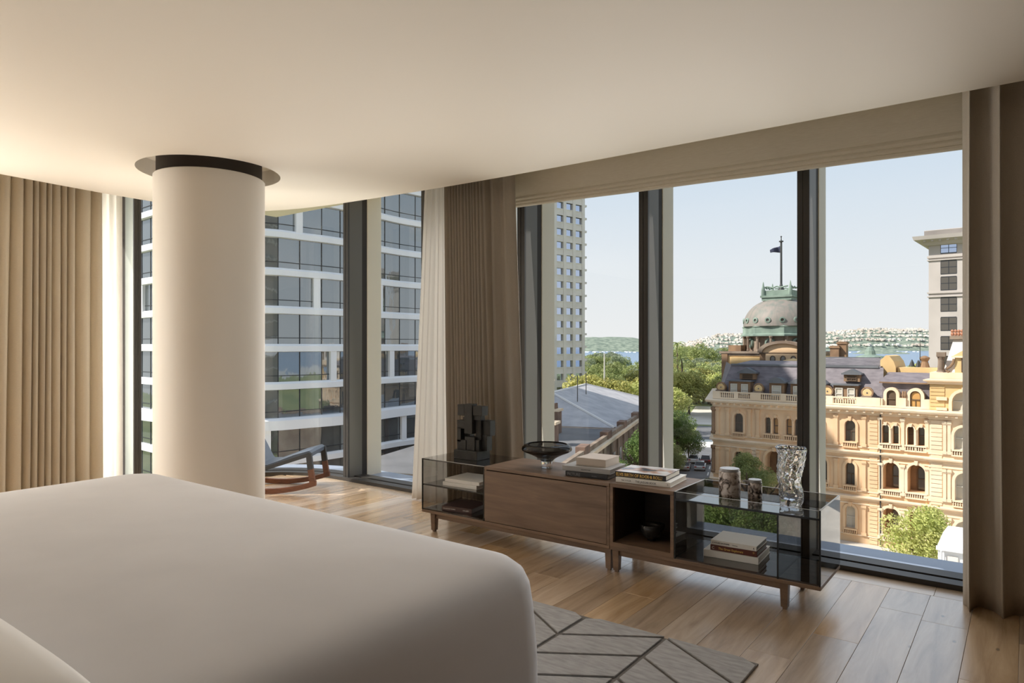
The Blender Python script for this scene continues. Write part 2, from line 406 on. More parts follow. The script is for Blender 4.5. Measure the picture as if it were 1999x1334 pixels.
for L_ in (1.6, 1.9, 1.75, 1.9, 1.1):
    MB().cbox(x-L_+0.0007, x-0.0007, 4.3335, 4.500, -0.0135, 0.0, 0.0008).build('plank', 'oak_border', floor); x -= L_
# ---- ceiling with curved front edge, round opening for the column
ZC = 2.60
edge = [(1.6,4.03),(-1.0,4.03),(-3.0,4.025),(-3.93,3.985),(-4.5,3.94),(-4.95,3.90),(-5.37,3.82),(-5.70,3.69),(-5.92,3.46),(-6.03,3.12),(-6.05,2.75),(-6.02,2.27),(-5.96,1.77),(-5.92,1.2),(-5.92,-2.8)]
def smooth2(pts, it=2):
    for _ in range(it):
        q = [pts[0]]
        for a, b in zip(pts, pts[1:]):
            q += [(a[0]*0.75+b[0]*0.25, a[1]*0.75+b[1]*0.25), (a[0]*0.25+b[0]*0.75, a[1]*0.25+b[1]*0.75)]
        pts = q+[pts[-1]]
    return pts
edge = smooth2(edge, 2)
CC = (-4.715, 2.662); RING = 0.480
ring = [(CC[0]+RING*math.cos(2*PI*k/72), CC[1]+RING*math.sin(2*PI*k/72)) for k in range(72)]
outer = edge+[(1.6,-2.8)]
pts, tris = shape(outer, [ring])
mb = MB(); mb.add([(x,y,ZC) for x,y in pts], [t for t in tris])
n0 = len(outer)
ceiling = struct('ceiling', mb, 'ceiling_paint', fix=True)
for p in ceiling.data.polygons:
    if p.normal.z > 0: p.flip()
ceiling.data.update()
r = 0.055
prof = [(0,ZC)]+[(r*math.sin(a*PI/12), ZC+r-r*math.cos(a*PI/12)) for a in range(1,7)]+[(r,2.95),(r-0.03,2.95)]
MB().sweep(prof, edge[::-1]).build('rolled_edge', 'ceiling_paint', ceiling, smooth='all', fix=True)
rc = MB()
for k in range(72):
    a, b = ring[k], ring[(k+1)%72]
    rc.add([(a[0],a[1],ZC),(b[0],b[1],ZC),(b[0],b[1],ZC+0.12),(a[0],a[1],ZC+0.12)], [(0,1,2,3)])
rc.add([(x,y,ZC+0.12) for x,y in ring], [tuple(range(72))])
rc.build('column_recess', 'ceiling_paint', ceiling, smooth=True, fix=False)
MB().box(-7.4,1.7,-2.9,5.0,3.06,3.2).build('slab', 'plaster_white', ceiling)
# ---- column
column = struct('trim_1', MB().lathe([(0.371,-0.0),(0.371,2.548),(0.366,2.553),(0.34,2.553)], 72, CC[0], CC[1]), 'plaster_white', smooth=True)
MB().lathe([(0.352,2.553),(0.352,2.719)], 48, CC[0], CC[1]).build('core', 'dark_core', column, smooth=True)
# ---- walls outside the frame
struct('wall_back', MB().box(-6.7,1.7,-2.9,-2.8,0,3.06), 'room_wall')
struct('wall_right', MB().box(1.6,1.7,-2.8,5.0,0,3.06), 'room_wall')
struct('wall_left', MB().box(-6.9,-6.6,-2.8,-0.6,0,3.06), 'room_wall')
struct('wall_front', MB().box(1.0,1.7,YW,5.0,-0.1,3.06), 'plaster_white')
# ---- right window wall
def struct_empty(name, loc):
    o = thing(name, None, None, loc); o['kind'] = 'structure'; return o
w1 = struct_empty('window_1', (-2.3, YW, 0))
XM = [-5.53+1.0940*k for k in range(0, 7)]
def mullion(win, x):
    MB().box(x+0.004, x+0.069, YW+0.006, 4.722, 0.0, 3.06).build('mullion', 'frame_grey', win)
    MB().box(x, x+0.033, YW, YW+0.02, 0.0, 3.06).build('mullion_cover', 'frame_dark', win)  # front strips darker than the body: backlit shade put into the colour
    MB().box(x+0.039, x+0.073, YW, YW+0.02, 0.0, 3.06).build('mullion_cover', 'frame_dark', win)
    MB().box(x+0.008, x+0.065, 4.722, 4.790, 0.0, 3.06).build('gasket', 'gasket', win)
    MB().cbox(x+0.002, x+0.071, 4.790, 4.985, -0.3, 3.5, 0.004).build('outer_fin', 'frame_fin', win)
for x in XM[1:]: mullion(w1, x)
for a, b in zip(XM, XM[1:]):
    MB().box(a+0.06, b+0.012, 4.752, 4.768, 0.02, 3.06).build('pane', 'window_glass', w1)
x0, x1 = -5.50, 1.0
MB().box(x0,x1,4.502,4.600,-0.01,0.030).build('sill_track', 'frame_dark', w1)
MB().box(x0,x1,4.600,4.622,-0.01,0.020).build('sill_rail', 'alum', w1)
MB().box(x0,x1,4.622,4.745,-0.01,0.034).build('sill_frame', 'frame_dark', w1)
MB().box(x0,x1,4.775,5.06,-0.08,0.010).build('outer_ledge', 'ledge_metal', w1)
MB().box(x0,x1,YW,4.79,3.00,3.07).build('head_frame', 'frame_dark', w1)
# ---- curved corner window and the left window wall
w2 = struct_empty('window_2', (-6.1, 4.1, 0))
mullion(w2, XM[0])
g0 = inner(0.215)[1:]; gi = inner(0.231)[1:]
MB().prism(g0+gi[::-1], 0.02, 3.06).build('pane', 'window_glass', w2, smooth=True)
MB().prism(inner(-0.03)+inner(0.065)[::-1], -0.01, 0.030).build('sill_track', 'frame_dark', w2)
MB().prism(inner(0.065)+inner(0.087)[::-1], -0.01, 0.020).build('sill_rail', 'alum', w2)
MB().prism(inner(0.087)+inner(0.21)[::-1], -0.01, 0.034).build('sill_frame', 'frame_dark', w2)
MB().prism(inner(0.24)+inner(0.53)[::-1], -0.08, 0.010).build('outer_ledge', 'ledge_metal', w2)
MB().prism(inner(0.0)+inner(0.25)[::-1], 3.00, 3.07).build('head_frame', 'frame_dark', w2)
w3 = struct_empty('window_3', (-6.6, 1.4, 0))
XL = -6.6
def lmullion(y):
    MB().box(XL-0.187, XL-0.006, y+0.004, y+0.061, 0, 3.06).build('mullion', 'frame_sunlit', w3)
    MB().box(XL-0.02, XL, y, y+0.03, 0, 3.06).build('mullion_cover', 'frame_dark', w3)  # room-side face in a dark tone, its shade put into the colour
    MB().box(XL-0.02, XL, y+0.035, y+0.065, 0, 3.06).build('mullion_cover', 'frame_dark', w3)
    MB().box(XL-0.255, XL-0.187, y+0.006, y+0.058, 0, 3.06).build('gasket', 'gasket', w3)
    MB().cbox(XL-0.450, XL-0.255, y, y+0.063, -0.3, 3.5, 0.004).build('outer_fin', 'frame_fin', w3)
LY = [2.985-1.094*k for k in range(4)]
for y in LY: lmullion(y)
for a, b in zip([3.5-0.055]+LY, LY+[LY[-1]-0.55]):
    MB().box(XL-0.231, XL-0.215, b+0.055, a+0.01 if a < 3.4 else 3.5, 0.02, 3.06).build('pane', 'window_glass', w3)
MB().box(XL-0.065,XL+0.03,-0.6,3.5,-0.01,0.030).build('sill_track', 'frame_dark', w3)
MB().box(XL-0.21,XL-0.065,-0.6,3.5,-0.01,0.034).build('sill_frame', 'frame_dark', w3)
MB().box(XL-0.53,XL-0.24,-0.6,3.5,-0.08,0.010).build('outer_ledge', 'ledge_metal', w3)
MB().box(XL-0.25,XL,-0.6,3.5,3.00,3.07).build('head_frame', 'frame_dark', w3)

# ================================================================== CURTAINS AND BLIND
def curtain(name, label, mtl, top, bot, z0, z1, folds, amp, thick=0.006, ss=6, nz=22, flare=1.0, sharp=0.55):
    """top, bot: plan end points of the heading and of the hem; folds: relative widths of successive folds."""
    cum = [0.0]
    for f in folds: cum.append(cum[-1]+f)
    T = cum[-1]; ts = []
    for i in range(len(folds)):
        for j in range(ss): ts.append((cum[i]+folds[i]*j/ss, i, j/ss))
    ts.append((T, len(folds)-1, 1.0))
    rows = []
    rr = random.Random(len(folds)*7+3)
    ph = [rr.uniform(0.7,1.25) for _ in folds]
    lean = [rr.uniform(-1,1) for _ in folds]
    for k in range(nz+1):
        q = k/nz; z = z1+(z0-z1)*q
        e = q**flare
        a = Vector(top[0]).lerp(Vector(bot[0]), e); b = Vector(top[1]).lerp(Vector(bot[1]), e)
        d = (b-a).normalized(); nrm = Vector((d.y,-d.x))
        row = []
        for t, i, s in ts:
            w_ = folds[i]/T*(b-a).length
            A = min(amp*ph[i]*(0.62+0.5*q), w_*1.5+0.022)
            y = -math.cos(2*PI*s)*0.5
            x = math.sin(2*PI*s)*w_*0.16*sharp
            p = a+(b-a)*(t/T)+nrm*(A*y)+d*(x+lean[i]*0.012*math.sin(2.2*q+i)*math.sin(PI*s))
            row.append((p.x,p.y,z))
        rows.append(row)
    n = len(ts); mb = MB()
    vs = [p for r_ in rows for p in r_]
    fs = [(k*n+i, (k+1)*n+i, (k+1)*n+i+1, k*n+i+1) for k in range(nz) for i in range(n-1)]
    mb.add(vs, fs)
    o = mb.build(name, mtl, None, smooth='all')
    sm = o.modifiers.new('cloth', 'SOLIDIFY'); sm.thickness = thick; sm.offset = 0
    return tag(o, label, 'curtain')
curtain('curtain', 'beige linen curtain gathered beside the sideboard, hanging behind the dark blocky sculpture', 'linen_mid',
        [(-3.84,4.20),(-3.15,4.20)], [(-3.80,4.22),(-3.065,4.22)], 0.012, 2.90,
        [.05,.05,.035,.04,.03,.05,.03,.04,.035,.03,.05,.05,.05,.13,.15], 0.12, sharp=0.8)
curtain('sheer_curtain', 'white sheer curtain hanging just left of the gathered beige curtain behind the sideboard', 'sheer_white',
        [(-4.14,4.28),(-3.80,4.28)], [(-4.36,4.32),(-3.72,4.30)], 0.012, 2.90,
        [.045,.04,.05,.045,.04,.05,.045,.05], 0.05, thick=0.003)
curtain('curtain', 'backlit beige linen curtain at the right edge of the big window, reaching the floor', 'linen_backlit',
        [(-0.262,4.20),(0.75,4.20)], [(-0.262,4.235),(0.78,4.235)], 0.0006, 2.90,
        [.06,.165,.16,.17,.15,.16], 0.115, sharp=0.9)
curtain('curtain', 'sunlit beige linen curtain hanging at the far left, left of the white column', 'linen_beige',
        [(-6.30,2.575),(-6.30,1.72)], [(-6.30,2.575),(-6.30,1.68)], 0.012, 2.90,
        [.13,.10,.05,.045,.06,.04,.055,.04,.07,.10,.07,.10], 0.12, sharp=0.9)
curtain('sheer_curtain', 'narrow white sheer curtain between the far left beige curtain and the window frame', 'sheer_white',
        [(-6.43,2.80),(-6.43,-0.55)], [(-6.43,2.80),(-6.43,-0.55)], 0.012, 2.90,  # run on unseen past the beige curtain, added to diffuse the sun
        [.07,.06]+[.075]*42, 0.045, thick=0.003)
bl = [(4.46,2.79),(4.42,2.78),(4.385,2.72),(4.372,2.65),(4.376,2.585),(4.384,2.535),(4.392,2.512),(4.386,2.505),(4.380,2.490),(4.385,2.478),(4.392,2.473),(4.386,2.467),(4.383,2.457),(4.388,2.447),(4.394,2.443),(4.389,2.438),(4.389,2.427),(4.396,2.420),(4.412,2.418),(4.43,2.43),(4.44,2.60)]
mb = MB(); nn = len(bl); vs = []
xs = [-3.42+0.09*k for k in range(0, 42)]
for i, x in enumerate(xs):
    q = (x+3.3)/3.05
    for y, z in bl:
        g = max(0.0, min(1.0, (2.66-z)/0.24))
        vs.append((x, y+0.004*math.sin(x*7+z*20)*g, z+(0.040-0.050*q)*g))
fs = [(i*nn+j, (i+1)*nn+j, (i+1)*nn+j+1, i*nn+j+1) for i in range(len(xs)-1) for j in range(nn-1)]
fs += [((i)*nn+nn-1, (i+1)*nn+nn-1, (i+1)*nn, i*nn) for i in range(len(xs)-1)]
fs += [tuple(range(nn)), tuple((len(xs)-1)*nn+j for j in range(nn-1,-1,-1))]
mb.add(vs, fs)
bo = mb.build('window_blind', 'blind_fabric', None, smooth=True, fix=True)
tag(bo, 'raised cream fabric blind folded up along the top of the big window', 'blind')

# ================================================================== BED, PILLOW, RUG
def rrect(x0,x1,y0,y1,r,n=8):
    P = []
    for cx, cy, a0 in ((x1-r,y1-r,0),(x0+r,y1-r,PI/2),(x0+r,y0+r,PI),(x1-r,y0+r,1.5*PI)):
        for k in range(n+1):
            a = a0+PI/2*k/n; P.append((cx+r*math.cos(a), cy+r*math.sin(a)))
    return P
bed = thing('bed', 'large bed under a smooth white cotton cover, filling the lower left foreground', 'bed', (-2.6,0.8,0))
levels = [(0.000,0.02),(0.003,0.15),(0.006,0.35),(0.010,0.50),(0.018,0.565),(0.034,0.607),(0.062,0.634),(0.105,0.649),(0.17,0.657),(0.28,0.664),(0.45,0.671),(0.7,0.678),(1.0,0.681)]
mb = MB(); rings = []
X0,X1,Y0,Y1 = -4.03,-1.265,-0.45,1.94
for ins, z in levels:
    rad = max(0.02, 0.17-ins*0.3)
    P = rrect(X0+ins, X1-ins, Y0+min(ins,1.0), Y1-ins, rad, 8)
    row = []
    for i, (x,y) in enumerate(P):
        wob = 0.006*math.sin(x*9+y*7)*(1 if z < 0.5 else 0)
        # gentle dips and swells of a made-up duvet
        dz = (0.006*math.sin(x*2.1+0.6)*math.sin(y*2.3+0.4)+0.004*math.sin(x*5+y*3)) if ins > 0.1 else 0
        row.append((x+wob, y+wob, z+dz))
    rings.append(row)
n = len(rings[0]); vs = [p for r_ in rings for p in r_]
fs = [(j*n+k, j*n+(k+1)%n, (j+1)*n+(k+1)%n, (j+1)*n+k) for j in range(len(rings)-1) for k in range(n)]
fs.append(tuple((len(rings)-1)*n+k for k in range(n)))
mb.add(vs, fs); mb.build('duvet', 'bed_cotton', bed, smooth='all')
MB().box(X0+0.06,X1-0.06,Y0+0.06,Y1-0.06,0.02,0.30).build('bed_base', 'dark_core', bed)
def pillow(cx, cy, z, w_, d_, h_, rz, label):
    mb = MB(); N = 18; vs = []; fs = []
    for sgn in (1,-1):
        for j in range(N+1):
            for i in range(N+1):
                a = -1+2*i/N; b = -1+2*j/N
                t = max(0,(1-abs(a)**3.2))*max(0,(1-abs(b)**3.2)); pin = 1-0.10*(abs(a)*abs(b))**2
                vs.append((a*w_/2*pin*(1-0.04*(1-b*b)), b*d_/2*pin*(1-0.03*(1-a*a)), sgn*h_/2*t**0.45*(1+0.03*math.sin(5*a+3*b))))
    M_ = (N+1)**2
    for j in range(N):
        for i in range(N):
            q = j*(N+1)+i
            fs += [(q,q+1,q+N+2,q+N+1), (M_+q,M_+q+N+1,M_+q+N+2,M_+q+1)]
    mb.add(vs, fs); mb.rot(rz,0,0); mb.v = [(x+cx,y+cy,zz+z) for x,y,zz in mb.v]
    o = mb.build('pillow', 'pillow_cotton', None, smooth='all')
    return tag(o, label, 'pillow')
pillow(-1.70, 0.25, 0.742, 0.98, 0.60, 0.125, 0.02, 'white cotton pillow lying on the bed in the bottom left corner')
rug = thing('rug', 'pale grey wool rug with a carved chevron pattern, on the floor beyond the bed', 'rug', (-2.1,1.8,0))
RX0,RX1,RY0,RY1 = -3.4,-0.905,0.9,2.945
MB().box(RX0,RX1,RY0,RY1,0.0005,0.0075).build('rug_base', 'rug_groove', rug)
def clip(poly, axis, lim, keep_less):
    out = []
    for i in range(len(poly)):
        a, b = poly[i], poly[(i+1)%len(poly)]
        ia = (a[axis] <= lim) == keep_less; ib = (b[axis] <= lim) == keep_less
        if ia: out.append(a)
        if ia != ib:
            t = (lim-a[axis])/(b[axis]-a[axis]); out.append((a[0]+(b[0]-a[0])*t, a[1]+(b[1]-a[1])*t))
    return out
CW = 0.4155; SP = 0.236; GR = 0.0105
for c in range(6):
    xr = RX1-c*CW; xl = xr-CW
    up = (c % 2 == 1)       # rises towards +x or falls
    sl_ = 0.60*CW
    for k in range(-9, 4):
        # boundary lines pass through (-1.32, 2.93 - k*SP)
        base = 2.930+k*SP
        yl, yr = (base, base-sl_) if not up else (base-sl_, base)
        poly = [(xl+GR, yl-SP+GR),(xr-(GR if c else 0), yr-SP+GR),(xr-(GR if c else 0), yr-GR),(xl+GR, yl-GR)]
        poly = clip(clip(poly, 1, RY1, True), 1, 1.55, False)
        if len(poly) < 3: continue
        if max(p[1] for p in poly)-min(p[1] for p in poly) < 0.03: continue
        m2 = MB().prism(poly, 0.0075, 0.0165); 
        m2.build('pile_panel', 'rug_pile', rug, bevel=0.0025)

# ================================================================== SIDEBOARDS
def leg(parent, x, y):
    w_ = 0.021
    MB().hull([(x-w_*0.8,y-w_*0.8,0.012),(x+w_*0.8,y-w_*0.8,0.012),(x+w_*0.8,y+w_*0.8,0.012),(x-w_*0.8,y+w_*0.8,0.012),
               (x-w_,y-w_,0.14),(x+w_,y-w_,0.14),(x+w_,y+w_,0.14),(x-w_,y+w_,0.14)]).box(x-0.010,x+0.010,y-0.010,y+0.010,0.0,0.013).build('leg', 'walnut', parent)
YF, YB = 3.62, 4.06
def glass_edge(parent, *b): MB().box(*b).build('glass_edge', 'edge_black', parent)
mat('edge_black', (20,20,20), 0.25); mat('edge_glint', (168,166,162), 0.3)
sb = thing('sideboard', 'walnut sideboard with a drop-front door and a smoked glass shelf box at its left end', 'sideboard', (-2.76,3.84,0))
XA, XB, XC = -3.535, -2.948, -1.9865
MB().cbox(XA,XC,YF,YB,0.140,0.160,0.002).build('base_board', 'walnut', sb)
MB().box(XB,XC,YF+0.022,YB,0.160,0.180).box(XB,XB+0.018,YF+0.002,YB,0.180,0.512).box(XC-0.018,XC,YF+0.002,YB,0.180,0.512).box(XB+0.018,XC-0.018,YB-0.012,YB,0.180,0.512).build('carcass', 'walnut', sb)
MB().cbox(XB,XC,YF,YB,0.512,0.533,0.002).build('top', 'walnut', sb)
MB().cbox(XB+0.003,XC-0.020,YF+0.001,YF+0.021,0.164,0.506,0.0015).build('door', 'walnut', sb)
MB().cbox(XC-0.018,XC,YF,YF+0.0018,0.160,0.512,0.0005).build('side_edge', 'walnut', sb)
g = 0.008
MB().box(XA,XA+g,YF+g,YB,0.160,0.522).build('glass_side', 'smoked_glass', sb)
MB().box(XA,XB-0.001,YF+g,YB,0.522,0.531).build('glass_top', 'smoked_glass', sb)
MB().box(XA+g,XB-0.001,YB-g,YB,0.169,0.522).build('glass_back', 'smoked_glass', sb)
MB().box(XA+g,XB-0.001,YF+0.018,YB-g,0.337,0.345).build('glass_shelf', 'smoked_glass', sb)
MB().box(XA+g,XB-0.001,YF+g,YB-g,0.160,0.168).build('glass_floor', 'smoked_glass', sb)
glass_edge(sb, XA,XA+g,YF,YF+g,0.160,0.531); glass_edge(sb, XA+g,XB-0.001,YF,YF+g,0.523,0.5295); glass_edge(sb, XA+g,XB-0.001,YF+g,YF+0.018,0.337,0.345); glass_edge(sb, XB-0.009,XB-0.001,YF,YF+g,0.160,0.523)
MB().box(XA+0.075,XB-0.001,YF-0.0005,YF+0.0075,0.5295,0.5312).build('edge_highlight', 'edge_glint', sb)  # pale strip painting the highlight along the front glass edge
MB().cbox(XA+0.105,XC-0.045,YF+0.035,YF+0.055,0.100,0.140,0.002).box(XA+0.105,XC-0.045,YB-0.055,YB-0.035,0.100,0.140).build('apron', 'walnut', sb)
for x in (XA+0.085, XC-0.024):
    for y in (YF+0.045, YB-0.045): leg(sb, x, y)
sb2 = thing('sideboard', 'walnut sideboard with an open cube and a long smoked glass box at its right end', 'sideboard', (-1.4,3.84,0))
XD, XE, XG = -1.9835, -1.580, -0.810
MB().cbox(XD,XG,YF,YB,0.140,0.160,0.002).build('base_board', 'walnut', sb2)
MB().cbox(XD,XE,YF,YB,0.512,0.535,0.002).box(XD,XD+0.020,YF,YB,0.160,0.512).box(XE-0.020,XE,YF,YB,0.160,0.512).box(XD+0.020,XE-0.020,YF,YB-0.012,0.160,0.186).build('cube_frame', 'walnut', sb2)
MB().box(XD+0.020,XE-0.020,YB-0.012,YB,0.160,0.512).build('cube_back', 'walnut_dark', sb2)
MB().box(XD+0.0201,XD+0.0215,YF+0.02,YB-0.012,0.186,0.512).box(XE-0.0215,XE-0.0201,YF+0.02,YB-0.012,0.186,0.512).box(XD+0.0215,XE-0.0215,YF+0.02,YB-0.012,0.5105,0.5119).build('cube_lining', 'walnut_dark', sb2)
x0 = XE+0.002
MB().box(x0,x0+g,YF+g,YB-g,0.168,0.535).build('glass_side', 'smoked_glass', sb2)
MB().box(XG-g,XG,YF+g,YB-g,0.168,0.537).build('glass_side', 'smoked_glass', sb2)
MB().box(-1.020,-1.012,YF+g,YB-g,0.168,0.487).build('glass_divider', 'smoked_glass', sb2)
MB().box(x0+g,XG-g,YF+g,YB-g,0.487,0.495).build('glass_top', 'smoked_glass', sb2)
MB().box(x0,XG,YB-g,YB,0.168,0.536).build('glass_back', 'smoked_glass', sb2)
MB().box(x0+g,XG-g,YF+0.001,YF+0.006,0.496,0.534).build('glass_lip', 'window_glass', sb2)
MB().box(x0,XG,YF+g,YB-g,0.160,0.168).build('glass_floor', 'smoked_glass', sb2)
glass_edge(sb2, x0,x0+g,YF,YF+g,0.160,0.535); glass_edge(sb2, XG-g,XG,YF,YF+g,0.160,0.537); glass_edge(sb2, -1.020,-1.012,YF,YF+g,0.160,0.487)
glass_edge(sb2, x0+g,XG-g,YF,YF+g,0.486,0.496); glass_edge(sb2, x0+g,XG-g,YB-0.002,YB+0.002,0.160,0.166); glass_edge(sb2, -1.018,-1.013,YB-0.004,YB,0.168,0.487)
MB().box(x0+g,XG-g,YF+0.0005,YF+0.0065,0.534,0.5355).box(XG-g-0.0002,XG+0.0002,YF,YB,0.537,0.5385).box(x0-0.0002,x0+g,YF,YB,0.535,0.5365).box(x0,XG,YB-g,YB,0.536,0.5372).build('edge_highlight', 'edge_glint', sb2)  # pale strips painting the bright highlights on the glass rims
MB().cbox(XD+0.045,XG-0.165,YF+0.035,YF+0.055,0.100,0.140,0.002).box(XD+0.045,XG-0.165,YB-0.055,YB-0.035,0.100,0.140).build('apron', 'walnut', sb2)
for x in (XD+0.024, XG-0.182):
    for y in (YF+0.045, YB-0.045): leg(sb2, x, y)

# ================================================================== THINGS ON AND IN THE SIDEBOARDS
def book(label, x, y, z, ln, dp, th, rz, cov, pg='pages', group=None, print_=None, spine=()):
    """x, y = front left corner of the spine; the spine faces the room."""
    o = thing('book', label, 'book', (x,y,z), group)
    t = 0.0028
    c = MB().box(x,x+ln,y+0.002,y+dp,z,z+t).box(x,x+ln,y+0.002,y+dp,z+th-t,z+th).cbox(x,x+ln,y,y+t+0.002,z,z+th,0.0009)
    c.rot(rz,x,y); c.build('cover', cov, o)
    MB().box(x+0.004,x+ln-0.004,y+t+0.002,y+dp-0.004,z+t,z+th-t).rot(rz,x,y).build('pages', pg, o)
    if print_: MB().box(x+0.001,x+ln-0.001,y+0.003,y+dp-0.001,z+th,z+th+0.0003).rot(rz,x,y).build('cover_print', print_, o)
    for body, off, size, m_, sq in spine:
        p = Vector((x+off*math.cos(rz)+0.0006*math.sin(rz), y+off*math.sin(rz)-0.0006*math.cos(rz), z+th*0.5-size*0.36))
        text('lettering', body, m_, o, p, (PI/2,0,rz), size, 0.0001, sq)
    return o
T = 0.5335
book('black book with grey lettering, lowest of the three books beside the glass bowl', -2.321,3.660,T,0.285,0.225,0.031,0.10,'book_black','pages_dark',None,None,[('PICTURE',0.012,0.026,'grey_ink',0.9),('MODERN',0.18,0.008,'grey_ink',1.0)])
book('grey book between the black book and the thick beige book, beside the glass bowl', -2.352,3.672,T+0.0313,0.325,0.262,0.030,0.10,'book_grey','pages_dark',None,None,[('ARCHITECTURE',0.13,0.009,'dark_ink',1.0)])
book('thick beige book without lettering, on top of the stack beside the glass bowl', -2.292,3.742,T+0.0616,0.205,0.215,0.047,0.07,'book_beige','book_beige')
book('large white book under the black-spined one with yellow lettering, above the open cube', -1.972,3.672,T+0.0018,0.338,0.300,0.029,0.085,'book_white','pages',None,None,[('TIM TAYLOR',0.035,0.011,'grey_ink',1.0),('THE JAGUAR BOOK',0.125,0.017,'grey_ink',0.85),('TS',0.318,0.012,'grey_ink',0.6)])
book('black-spined book with big yellow lettering and a photograph on its cover', -1.987,3.690,T+0.0315,0.318,0.258,0.031,0.088,'book_black','pages',None,'cover_print',[('ELVIS BIRTH OF ROCK & ROLL!',0.007,0.0265,'gold_ink',0.79),('PHOTOGRAPHS',0.19,0.006,'gold_ink',1.0)])
book('white book lying directly on the glass shelf at the left end, lower of two', -3.372,3.668,0.3453,0.305,0.27,0.028,0.05,'book_white')
book('thinner white book lying on another white book on the glass shelf at the left end', -3.360,3.678,0.3736,0.310,0.26,0.024,0.04,'book_white')
book('dark brown book with pale lettering on the bottom of the left glass box', -3.365,3.652,0.1683,0.250,0.235,0.034,0.16,'book_brown','pages_dark',None,None,[('COLLECTED WORKS',0.01,0.011,'pale_ink',1.0),('GALLERY',0.175,0.013,'pale_ink',1.0)])
book('white book lying on the floor of the right glass box, lowest of three', -1.455,3.742,0.1683,0.300,0.27,0.038,0.06,'book_white')
book('maroon book with gilt lettering in the right glass box, between two pale books', -1.420,3.755,0.2066,0.255,0.215,0.030,0.045,'book_maroon','book_grey',None,None,[('C',0.008,0.021,'pale_ink',1.0),('The Great Explorers',0.045,0.017,'gold_ink',0.95),('*',0.232,0.026,'gold_ink',1.0)])
book('pale grey book with small dark lettering, topmost of three in the right glass box', -1.418,3.757,0.2369,0.250,0.225,0.026,0.045,'book_white','book_grey',None,None,[('A HOUSE OF STONE',0.008,0.0105,'dark_ink',1.0),('drawings',0.12,0.008,'grey_ink',1.0),('R',0.232,0.013,'dark_ink',1.0)])
# block sculpture
sx = lambda u: -3.342+(u-896)*0.0049
sz = lambda v: 0.930-(v-790)*0.00377
sc = thing('sculpture', 'black block sculpture on a square plinth, standing on the left glass box', 'sculpture', (-3.23,3.835,0.531))
MB().cbox(-3.345,-3.125,3.757,3.905,0.5312,0.5955,0.002).build('plinth', 'sculpture_black', sc)
for u0,u1,v0,v1,y0,y1 in [(897,910,792,813,3.79,3.85),(911,926,790,847,3.785,3.845),(927,944,793,811,3.79,3.86),(925,940,808,820,3.80,3.85),
                          (909,917,791,797,3.80,3.87),(897,912,822,838,3.785,3.86),(906,916,816,826,3.80,3.84),(897,904,836,864,3.785,3.85),(897,914,860,879,3.785,3.87),
                          (911,930,853,879,3.79,3.86),(927,937,818,860,3.82,3.87),(936,951,821,850,3.84,3.90),(934,946,848,879,3.835,3.895),(929,937,858,879,3.80,3.85),(904,914,834,862,3.83,3.885)]:
    MB().cbox(sx(u0),sx(u1),y0,y1,max(0.5955,sz(v1)),sz(v0),0.0012).build('block', 'sculpture_black', sc)
# discus bowl of smoked glass on a clear foot
bx, by = -2.575, 3.828
gb = thing('glass_bowl', 'smoky glass bowl like a flattened disc on a clear glass foot', 'bowl', (bx,by,T))
MB().lathe([(0.034,0.0005),(0.038,0.003),(0.0375,0.038),(0.039,0.0449)], 48, bx, by, T).build('foot', 'clear_crystal', gb, smooth=True)
MB().lathe([(0.0,0.0455),(0.039,0.0455),(0.048,0.056),(0.075,0.075),(0.112,0.093),(0.148,0.107),(0.164,0.117),(0.1675,0.127),(0.164,0.140),(0.150,0.153),(0.135,0.160),
            (0.131,0.157),(0.146,0.147),(0.157,0.136),(0.1585,0.128),(0.154,0.121),(0.135,0.113),(0.100,0.101),(0.06,0.088),(0.03,0.083),(0.0,0.082)], 72, bx, by, T,
           lambda a, z: 1+0.012*math.sin(2*a+1)*(z > 0.08)).build('bowl_body', 'smoke_crystal', gb, smooth='all')
# marble canisters
def canister(label, cx, cy, r, h, spout):
    o = thing('canister', label, 'canister', (cx,cy,0.4955))
    MB().lathe([(r*0.97,0.0003),(r,0.004),(r,h-0.022),(r*0.985,h-0.017),(r*0.90,h-0.0165)], 40, cx, cy, 0.4955).build('body', 'marble', o, smooth=True)
    MB().lathe([(r*0.90,h-0.0163),(r*0.93,h-0.013),(r*0.93,h-0.003),(r*0.90,h)], 40, cx, cy, 0.4955).build('lid', 'marble_lid', o, smooth=True)
    if spout: MB().bar((cx-r*0.85,cy-0.006,0.4955+h-0.018),(cx-r*1.42,cy-0.03,0.4955+h-0.010),0.016,0.010).build('spout', 'marble_lid', o)
    return o
canister('tall round marble canister with a grey lid on the right glass box', -1.350,3.868,0.0590,0.160,False)
canister('small marble canister with a grey lid, between the tall canister and the crystal vase', -1.219,3.905,0.0385,0.106,True)
# crystal vase
vx, vy = -1.010, 3.835
nzv, nav = 90, 110
def vr(z):
    P_ = [(0,0.054),(0.03,0.060),(0.07,0.062),(0.12,0.057),(0.17,0.062),(0.22,0.068),(0.27,0.070),(0.312,0.078)]
    for (a, ra), (b, rb) in zip(P_, P_[1:]):
        if z <= b: q = (z-a)/(b-a); q = q*q*(3-2*q); return ra+(rb-ra)*q
    return P_[-1][1]
from mathutils import noise as mnoise
mb = MB(); vs = []
for j in range(nzv+1):
    z = 0.312*j/nzv
    for k in range(nav):
        a = 2*PI*k/nav
        lump = mnoise.noise(Vector((math.cos(a)*3.4, math.sin(a)*3.4, z*46)))*0.0045 + mnoise.noise(Vector((math.cos(a)*7+5, math.sin(a)*7, z*95)))*0.0022
        if z < 0.035: lump *= 0.35
        rr_ = vr(z)+lump
        vs.append((vx+0.005*math.sin(z*30)+rr_*math.cos(a), vy+0.004*math.cos(z*24)+rr_*math.sin(a), 0.4958+z+(0.004*math.sin(3*a) if j == nzv else 0)))
